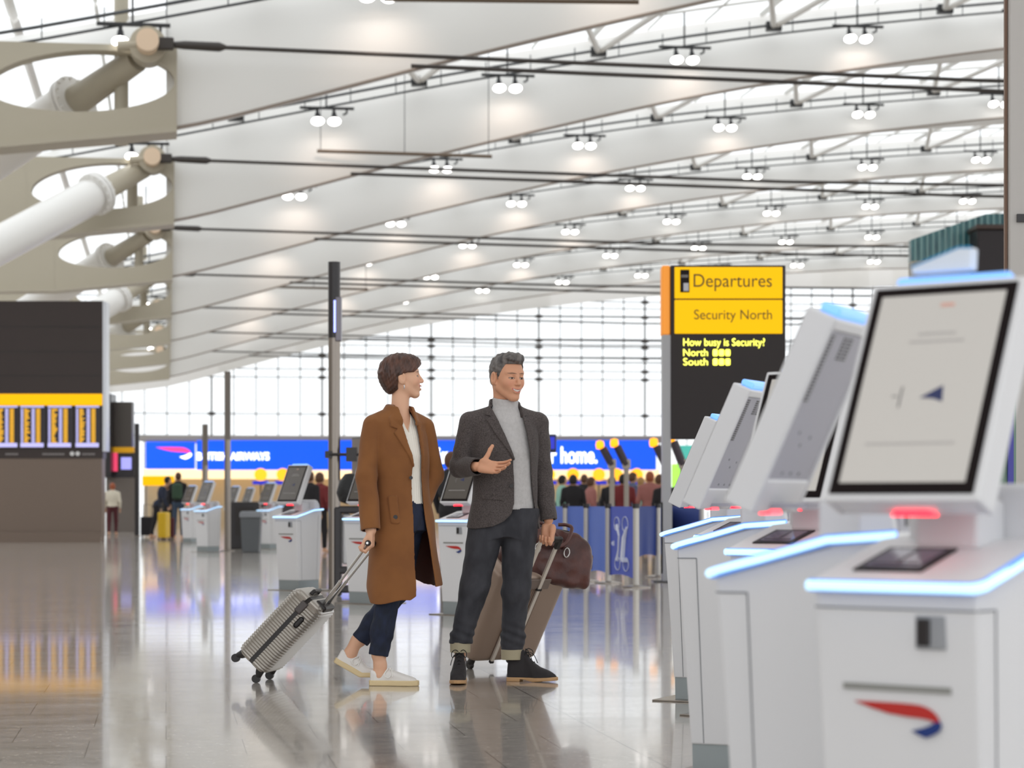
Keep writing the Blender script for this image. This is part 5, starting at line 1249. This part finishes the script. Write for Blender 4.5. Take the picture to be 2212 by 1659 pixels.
# ------------------------------------------------------------------ distant travellers
Sk_d = mat('skin_far', srgb(206, 160, 130), .6)
def traveller(name, px, Y, label, face, top, bot, hair, H=1.72, step=.0, bag=None, lean=0.0, sit=False, group=None):
    loc = fl(px, Y); t = thing('person', label, 'person', loc, face, group); k = H/1.75
    legs = [[((.09*s, 0, .92*k), .085), ((.095*s, step*s*.5-.02, .48*k), .062), ((.09*s, step*s, .07*k), .045)] for s in (-1, 1)]
    arms = [[((.19*s, 0+lean*.9, 1.40*k-lean*.3), .05), ((.235*s, .03+lean, 1.12*k-lean*.3), .042), ((.22*s, -.06+lean*1.2, .88*k-lean*.3), .035)] for s in (-1, 1)]
    hc = (0, -.02+lean*1.4, 1.61*k-lean*.45)
    def torso(P, e=0.0):
        d = smin(ell(P, (0, lean*.7, 1.27*k-lean*.2), (.19+e, .125+e, .25*k+e)), ell(P, (0, lean*.1, .98*k), (.165+e, .12+e, .16*k+e)), .08)
        return smin(d, cone(P, (-.15, lean*.95, 1.40*k-lean*.3), (.15, lean*.95, 1.40*k-lean*.3), .055+e, .055+e), .05)
    def body(P):
        d = ell(P, hc, (.078, .095, .115)); d = smin(d, cone(P, (hc[0], hc[1]+.01, hc[2]-.08), (0, lean*.9, 1.42*k-lean*.3), .048, .055), .02)
        d = smin(d, cone(P, (0, hc[1]-.09, hc[2]+.0), (0, hc[1]-.105, hc[2]-.03), .010, .014), .01)
        d = smin(d, torso(P, -.02), .03)
        for A in arms: d = smin(d, chain(P, [(p, r-.01) for p, r in A], .02), .02); d = smin(d, ell(P, (A[-1][0][0], A[-1][0][1]-.015, A[-1][0][2]-.07), (.025, .035, .06)), .02)
        for L in legs: d = smin(d, chain(P, [(p, r-.012) for p, r in L], .02), .02); x, y, z = L[-1][0]; d = smin(d, cone(P, (x, y, .04), (x, y-.13, .035), .04, .035), .03)
        return d
    def shirt(P):
        d = torso(P, .006)
        for A in arms: d = smin(d, chain(P, [(p, r+.004) for p, r in A], .02), .03)
        return np.maximum(d, .90*k-P[:, 2])
    def trou(P):
        d = smin(ell(P, (0, lean*.05, .95*k), (.165, .125, .12)), chain(P, legs[0], .03), .04); d = smin(d, chain(P, legs[1], .03), .04); return np.maximum(d, .10-P[:, 2])
    def hr(P): return np.maximum(ell(P, (hc[0], hc[1]+.012, hc[2]+.02), (.09, .105, .118)), np.minimum(-(P[:, 1]-hc[1]+.03), -(P[:, 2]-hc[2]-.05)))
    b = .015; lo, hi = (-.36, -.35+min(0, lean*1.5), 0), (.36, .35, 1.9)
    bo = sdf_mesh('body', body, lo, hi, b, [Sk_d], t); sdf_mesh('jacket', shirt, lo, hi, b, [top], t); sdf_mesh('trousers', trou, lo, hi, b, [bot], t); sdf_mesh('hair', hr, lo, hi, b, [hair], t)
    if bag == 'backpack':
        o = sdf_mesh('backpack', lambda P: rbox(P, (0, .20, 1.24*k), (.14, .09, .22), .07), (-.3, 0, .8), (.3, .4, 1.6), .02, [mat('olive_pack', srgb(60, 84, 66), .8)], None)
        o.location = loc; o.rotation_euler = (0, 0, face); tag(o, 'dark green backpack worn by the distant man by the yellow sign', 'backpack')
    return t
D_blk = mat('cloth_black', srgb(34, 32, 36), .85); D_navy = mat('cloth_navy', srgb(40, 46, 66), .85); D_crm = mat('cloth_cream', srgb(222, 214, 196), .85); D_bord = mat('cloth_bordeaux', srgb(84, 36, 42), .85)
D_red = mat('cloth_red', srgb(120, 44, 46), .85); D_teal = mat('cloth_mint', srgb(150, 196, 180), .85); D_jean = mat('cloth_jean', srgb(62, 78, 100), .85); D_slate = mat('cloth_slate', srgb(92, 100, 130), .85); D_pink = mat('cloth_rose', srgb(168, 110, 104), .85)
H_blk = mat('hair_black', srgb(30, 24, 22), .6); H_brn = mat('hair_brown', srgb(92, 60, 38), .6); H_bln = mat('hair_blond', srgb(176, 136, 84), .6); H_red = mat('hair_copper', srgb(160, 84, 50), .6)
traveller('person', 243, 72, 'distant person in a cream jumper and bordeaux trousers walking away', PI, D_crm, D_bord, H_red, 1.62, .12)
traveller('person', 338, 66, 'distant person in black leaning forward below the yellow sign', PI*.55, D_navy, D_blk, H_blk, 1.66, .16, lean=-.22)
traveller('person', 385, 64, 'distant tall man in a dark jacket and jeans carrying a green backpack', PI, D_blk, D_jean, H_brn, 1.86, .12, bag='backpack')
traveller('person', 362, 70, 'distant traveller in black between the leaning person and the backpacker', PI, D_blk, D_blk, H_brn, 1.62, .1)
for j, (px, Y, tp, hr_, H, lb_) in enumerate(((1214, 52, D_teal, H_blk, 1.62, 'in a mint top nearest the man in the blazer'), (1238, 48, D_blk, H_blk, 1.58, 'in black left of the white and blue kiosk side'), (1262, 55, D_blk, H_brn, 1.68, 'in black behind the plain blue banners'), (1276, 50, D_pink, H_brn, 1.55, 'in dusty rose beside the amber lamps'),
        (1322, 52, D_blk, H_blk, 1.60, 'in black under the second orange beacon'), (1346, 47, D_red, H_blk, 1.58, 'in a red jacket above the emblem banner'), (1366, 50, D_slate, H_brn, 1.66, 'in slate blue right of the red jacket'), (1384, 54, D_teal, H_bln, 1.6, 'in pale mint farther back by the third beacon'),
        (1404, 46, D_pink, H_red, 1.62, 'with copper hair in a rose top above the navy banner'), (1424, 49, D_blk, H_brn, 1.60, 'in black right beside the sign post'), (1438, 45, D_blk, H_blk, 1.52, 'in black at the left edge of the tilted monitors'))):
    traveller('person', px, Y, 'queueing traveller %s' % lb_, (PI if j % 3 else PI*.6), tp, D_blk, hr_, H, .05, group='travellers queueing behind the barriers')
for px, Y, lb_ in ((668, 44, 'traveller in dark clothes standing right of the white kiosk'), (690, 46, 'traveller in a dark red top left of the steel pole'), (974, 30, 'person in black standing behind the elbow of the man in the blazer')):
    traveller('person', px, Y, lb_, PI*.8, D_red if px == 690 else D_blk, D_blk, H_brn, 1.66 if px > 900 else 1.6, .05)
# ------------------------------------------------------------------ their luggage
def small_case(px, Y, m_, lab, h=.6, rz=0):
    t = thing('suitcase', lab, 'suitcase', fl(px, Y), rz); MB().box2((-.18, -.12, .06), (.18, .12, h), .04).build('shell', m_, t); MB().tube([(-.12, .08, h), (-.12, .08, h+.35), (.12, .08, h+.35), (.12, .08, h)], .012, 6).build('handle', K_dark, t)
    m = MB()
    for x in (-.14, .14):
        for y in (-.09, .09): m.tube([(x-.012, y, .03), (x+.012, y, .03)], .03, 10)
    m.build('wheel', K_dark, t)
small_case(318, 67, D_blk, 'distant black suitcase beside the leaning person'); small_case(354, 62, mat('case_yellow', srgb(232, 190, 40), .5), 'distant narrow yellow suitcase', .75, 1.35); small_case(362, 63, D_bord, 'distant dark purple suitcase next to the yellow one', .6)
# ================================================================== luggage
L_sil = mat('silver_shell', srgb(166, 160, 152), .3, metal=.6); L_blk = mat('case_black', srgb(34, 30, 30), .45); L_chr = mat('chrome_rod', srgb(205, 203, 200), .2, metal=.85)
L_cham = mat('champagne_shell', srgb(158, 138, 124), .35, metal=.35); L_alu = mat('satin_rod', srgb(222, 214, 204), .3, metal=.35)
def case_frame(o, a, w_):
    a = Vector(a).normalized(); w_ = Vector(w_).normalized(); t = a.cross(w_); M = Matrix((w_, t, a)).transposed().to_4x4(); M.translation = Vector(o); return M
def shell_mesh(W, T, H, y0, y1, r, rib, nrib, axis_rib=True):
    """rounded box between y0..y1 in thickness, ribs run round it, stacked along the height"""
    m = MB(); nz = nrib*4
    def ring(z, ins):
        x = W/2-ins; a0, a1 = y0+(ins if y0 < 0 else 0), y1-(ins if y1 > 0 else 0); pts = []
        front = y1 > 0; n = 6; rr = max(r-ins, .01)
        if front: seq = [(-x, a0), (x, a0)]+[(x-rr+rr*math.cos(q), a1-rr+rr*math.sin(q)) for q in np.linspace(0, PI/2, n)]+[(-x+rr-rr*math.sin(q), a1-rr+rr*math.cos(q)) for q in np.linspace(0, PI/2, n)]
        else: seq = [(x, a1), (-x, a1)]+[(-x+rr-rr*math.cos(q), a0+rr-rr*math.sin(q)) for q in np.linspace(0, PI/2, n)]+[(x-rr+rr*math.sin(q), a0+rr-rr*math.cos(q)) for q in np.linspace(0, PI/2, n)]
        return [m.b.verts.new((p[0], p[1], z)) for p in seq]
    rings = []
    for k in range(nz+1):
        z = H*k/nz; e = 0; dz = min(z, H-z)
        if dz < r: e = r-math.sqrt(max(r*r-(r-dz)**2, 0))
        rings.append(ring(z, e+(rib if k % 4 in (0,) else (rib*.5 if k % 4 in (1, 3) else 0))))
    for A, B in zip(rings, rings[1:]):
        n = len(A)
        for q in range(n): m.b.faces.new([A[q], A[(q+1) % n], B[(q+1) % n], B[q]])
    m.b.faces.new(rings[0][::-1]); m.b.faces.new(rings[-1]); return m
# the silver cabin case
cnt = Vector(((602-1106)/F*12.68, 12.68, CAMZ+(1087-1373)/F*12.68))
ph = math.radians(10.5); e1 = math.radians(46.0)
a_ = Vector((math.cos(e1)*math.cos(ph), -math.cos(e1)*math.sin(ph), math.sin(e1))); w_ = Vector((math.sin(ph), math.cos(ph), 0))
W1, T1, H1 = .36, .215, .50
Mc = case_frame(cnt+w_*(W1/2)-a_*(H1/2), a_, w_)          # local: x width (away), y thickness, z up the case
sc1 = thing('suitcase', 'tilted silver ribbed cabin suitcase pulled by the woman', 'suitcase', Mc.translation)
sc1.matrix_world = Mc
tsign = 1 if (Mc.to_3x3() @ Vector((0, 1, 0))).z > 0 else -1   # +y is the upper face
def put(mb, nm, mm, par, sm=False, bev=0): return mb.build(nm, mm, par, sm, bev)
put(shell_mesh(W1, T1, H1, .012, T1/2, .05, .0065, 30), 'front_shell', L_sil, sc1, True)
put(shell_mesh(W1, T1, H1, -T1/2, -.012, .05, .0065, 30), 'rear_shell', L_sil, sc1, True)
m = MB(); z_ = [(W1/2-.004, .03), (W1/2-.004, H1-.05), (W1/2-.05, H1-.004), (-W1/2+.05, H1-.004), (-W1/2+.004, H1-.05), (-W1/2+.004, .03), (-W1/2+.04, .004), (W1/2-.04, .004)]
m.prism(z_, -.013, .013, 'y'); put(m, 'zip_band', L_blk, sc1)
m = MB(); m.box2((-W1/2-.006, -.062*1, H1-.17), (-W1/2+.008, -.032, H1-.10), .012); put(m, 'side_handle', L_blk, sc1)
m = MB(); m.box2((-.10, -T1/2+.012, H1-.03), (.10, -.022, H1+.012), .014); put(m, 'handle_socket', L_blk, sc1)
m = MB(); m.tube([(-.07, .03, H1), (-.06, .03, H1+.022), (.06, .03, H1+.022), (.07, .03, H1)], .011, 8); put(m, 'carry_handle', L_blk, sc1, True)
m = MB(); m.box2((-W1/2-.004, -.022, H1-.105), (-W1/2+.01, .022, H1-.03), .008); put(m, 'lock', mat('lock_dark', srgb(70, 62, 60), .3), sc1)
Mi = Mc.inverted(); G1 = Mi @ (WX+Vector((-.122, -.230, .752))); G2 = Mi @ (WX+Vector((-.090, -.080, .745)))
for q, g in ((-.055, G1), (.055, G2)):
    s0 = Vector((q, -.06, H1-.01)); d = g-s0; m = MB(); m.tube([s0, s0+d*.40], .0095, 10); m.tube([s0+d*.38, s0+d*.99], .0070, 10); m.tube([s0+d*.39, s0+d*.41], .0105, 10)
    o = put(m, 'telescopic_rod', L_chr, sc1, True)
m = MB(); dg = (G2-G1); m.tube([G1-dg*.16, G1-dg*.08, G1+dg*.3, G1+dg*.7, G2, G2+dg*.05], [.012, .0165, .0165, .0160, .0150, .010], 12); gr = put(m, 'grip', L_blk, sc1, True)
m = MB(); m.tube([G1-dg*.175, G1-dg*.15], .007, 10); put(m, 'grip_button', L_chr, gr, True)
for x in (-W1/2+.05, W1/2-.05):
    for s in (-1, 1):
        y = s*(T1/2-.035); m = MB(); m.tube([(x, y*.8, .03), (x, y*1.0, -.006), (x, y*1.18, -.026)], [.03, .022, .014], 10); b_ = put(m, 'wheel_bracket', L_blk, sc1, True)
        c = Vector((x, y*1.12, -.040))
        m = MB(); m.tube([c-Vector((.011, 0, 0)), c+Vector((.011, 0, 0))], .0235, 20); put(m, 'wheel', L_blk, b_, True)
bpy.context.view_layer.update()
mn = min((o.matrix_world @ Vector(v.co)).z for o in sc1.children_recursive if o.type == 'MESH' and o.name.startswith('wheel') and 'bracket' not in o.name for v in o.data.vertices)
dz1 = -mn
sc1.location.z += dz1
for o in sc1.children:
    if o.name.startswith(('telescopic', 'grip')): pass
# the big champagne case behind the man
u2 = Vector((math.cos(math.radians(35)), math.sin(math.radians(35)), 0)); a2 = Vector((.33, -.47, .82)).normalized(); a2 = (a2-u2*a2.dot(u2)).normalized()
W2, T2, H2 = .50, .27, .66
base = Vector((-.264, 13.75, .075)); M2 = case_frame(base+u2*(W2/2)+a2.cross(u2)*0, a2, u2)
sc2 = thing('suitcase', 'large champagne coloured hard suitcase behind the man, brown bag on top', 'suitcase', base); sc2.matrix_world = M2
up_s = 1 if (M2.to_3x3() @ Vector((0, 1, 0))).y < 0 else -1   # side that faces the camera
fr = up_s
m = MB(); n = 6; r = .06
def rr(x, y0, y1):
    return [(-x+r-r*math.cos(q), y0+r-r*math.sin(q)) for q in np.linspace(0, PI/2, n)]+[(x-r+r*math.sin(q), y0+r-r*math.cos(q)) for q in np.linspace(0, PI/2, n)]+[(x-r+r*math.cos(q), y1-r+r*math.sin(q)) for q in np.linspace(0, PI/2, n)]+[(-x+r-r*math.sin(q), y1-r+r*math.cos(q)) for q in np.linspace(0, PI/2, n)]
rings = []
for k in range(41):
    z = H2*k/40; dz = min(z, H2-z); e = .05-math.sqrt(max(.0025-(.05-dz)**2, 0)) if dz < .05 else 0
    y0, y1 = (-T2, 0) if fr > 0 else (0, T2)
    rings.append([m.b.verts.new((p[0]*(1-e*2/W2), y0+(p[1]-y0)*(1-e*2/T2)+e, z)) for p in rr(W2/2, y0, y1)])
for A, B in zip(rings, rings[1:]):
    for q in range(len(A)): m.b.faces.new([A[q], A[(q+1) % len(A)], B[(q+1) % len(A)], B[q]])
m.b.faces.new(rings[0][::-1]); m.b.faces.new(rings[-1])
put(m, 'shell', L_cham, sc2, True)
F0 = 0.0
m = MB()
for q in range(7): x = -.045+q*.016; m.tube([(x+.01, fr*.001, .06), (x+.01, fr*.001, H2-.11)], .0048, 6)
put(m, 'channel_ribs', L_cham, sc2)
m = MB(); m.box2((-.10, min(0, fr*.012), H2-.10), (.10, max(0, fr*.012), H2-.03), .004); put(m, 'handle_plate', mat('plate_taupe', srgb(120, 106, 98), .4), sc2)
M2i = M2.inverted(); HG = M2i @ (MX+Vector((.262, .035, .772))); HL = .94
xr, xl = .03, -.095
for x, zt in ((xr, HL), (xl, HL)):
    m = MB(); m.box2((x-.011, min(fr*.004, fr*.020), .03), (x+.011, max(fr*.004, fr*.020), zt-.02), .002); ro = put(m, 'pull_rod', L_alu, sc2)
    m = MB(); m.box2((x-.013, min(fr*.002, fr*.022), .018), (x+.013, max(fr*.002, fr*.022), .034), .002); put(m, 'rod_foot', L_blk, ro)
    m = MB(); m.box2((x-.018, min(0, fr*.024), H2-.105), (x+.018, max(0, fr*.024), H2-.092), .002); put(m, 'rod_collar', L_blk, ro)
m = MB(); m.box2((xl-.012, min(0, fr*.028), HL-.03), (xr+.016, max(0, fr*.028), HL+.0), .008); m.box2((xr-.014, min(0, fr*.028), HL-.08), (xr+.018, max(0, fr*.028), HL), .006); put(m, 'pull_grip', L_blk, sc2)
for x in (-W2/2+.06, W2/2-.06):
    for yy in (.05, T2-.05):
        y = -fr*yy; m = MB(); m.tube([(x, y, .02), (x, y, -.03)], .022, 10); b_ = put(m, 'wheel_bracket', L_blk, sc2, True)
        m = MB(); m.tube([(x-.012, y, -.04), (x+.012, y, -.04)], .026, 16); put(m, 'wheel', L_blk, b_, True)
bpy.context.view_layer.update()
mn = min((o.matrix_world @ Vector(v.co)).z for o in sc2.children_recursive if o.type == 'MESH' and o.name.startswith('wheel') and 'bracket' not in o.name for v in o.data.vertices)
sc2.location.z -= mn
# brown leather duffel on top
dc = at(1170, 1200, 13.76); bx_ = Vector((math.cos(math.radians(28)), math.sin(math.radians(28)), -.0)).normalized()
tl = math.radians(-9)
RD = np.array(Matrix.Rotation(math.radians(24), 3, 'Z') @ Matrix.Rotation(-tl, 3, 'Y'), dtype=f32)
def duf(P):
    q = P@RD; x, y, z = q[:, 0], q[:, 1], q[:, 2]; sx = np.abs(x)
    hz = .165-.075*np.clip((sx-.14)/.16, 0, 1)**1.8; hy = .125-.045*np.clip((z+.02)/.18, 0, 1)-.02*np.clip((sx-.2)/.1, 0, 1)
    q2 = np.stack([x, y*.125/np.maximum(hy, .03), np.where(z > 0, z*.165/np.maximum(hz, .03), z)], 1)
    d = rbox(q2, (0, 0, 0), (.300, .125, .165), .042)*.8
    cre = .0035*np.sin(x*26+z*34)*np.sin(z*22-x*9)+.002*np.sin(x*55-z*40+1); top = .003*np.exp(-((y)/.006)**2)*(z > .05)
    return d+cre-top*0
M_brn = mat('brown_leather', srgb(88, 46, 38), .42, noise=(9, srgb(62, 28, 24), (1, 1, 1), 5), bump=(34, .45, (1, 1, 1), .006))
bag = thing('duffel_bag', 'brown leather duffel bag resting on the large champagne suitcase', 'bag', dc)
sdf_mesh('body', duf, (-.36, -.26, -.26), (.36, .26, .24), .006, [M_brn], bag)
Rb = Matrix(RD.tolist()); bp = lambda x, y, z: Rb @ Vector((x, y, z))
M_strap = mat('brown_strap', srgb(86, 48, 42), .4)
m = MB(); m.tube([bp(x, 0, .165-.075*max(0, (abs(x)-.14)/.16)**1.8+.002) for x in np.linspace(-.27, .27, 19)], .006, 6); m.build('zip', L_blk, bag, True)
for s in (-1, 1):
    m = MB(); y = s*.10
    if s < 0: pts = [(-.09, -.118, .02), (-.085, -.125, .09), (-.05, -.13, .075), (.03, -.135, .062), (.085, -.13, .09), (.115, -.115, .155), (.12, -.10, .19), (.10, -.06, .20), (.06, -.04, .195)]
    else: pts = [(-.09, .10, .12), (-.08, .06, .19), (-.03, -.03, .185), (.05, -.09, .12), (.085, -.12, .06)]
    m.tube(crv([bp(*p) for p in pts]), .011, 10); m.build('handle', M_strap, bag, True)
m = MB()
for x in (-.09, .10): m.tube([bp(x+.018*math.cos(q), -.128, .035+.028*math.sin(q)) for q in np.linspace(0, 2*PI, 14)[:-1]], .0035, 6, closed=True)
m.build('ring', L_chr, bag, True)
m = MB(); m.tube([bp(.285, -.03, .07), bp(.312, -.03, .04), bp(.315, -.03, -.03), bp(.29, -.03, -.06)], .012, 8); m.build('end_strap', M_strap, bag, True)
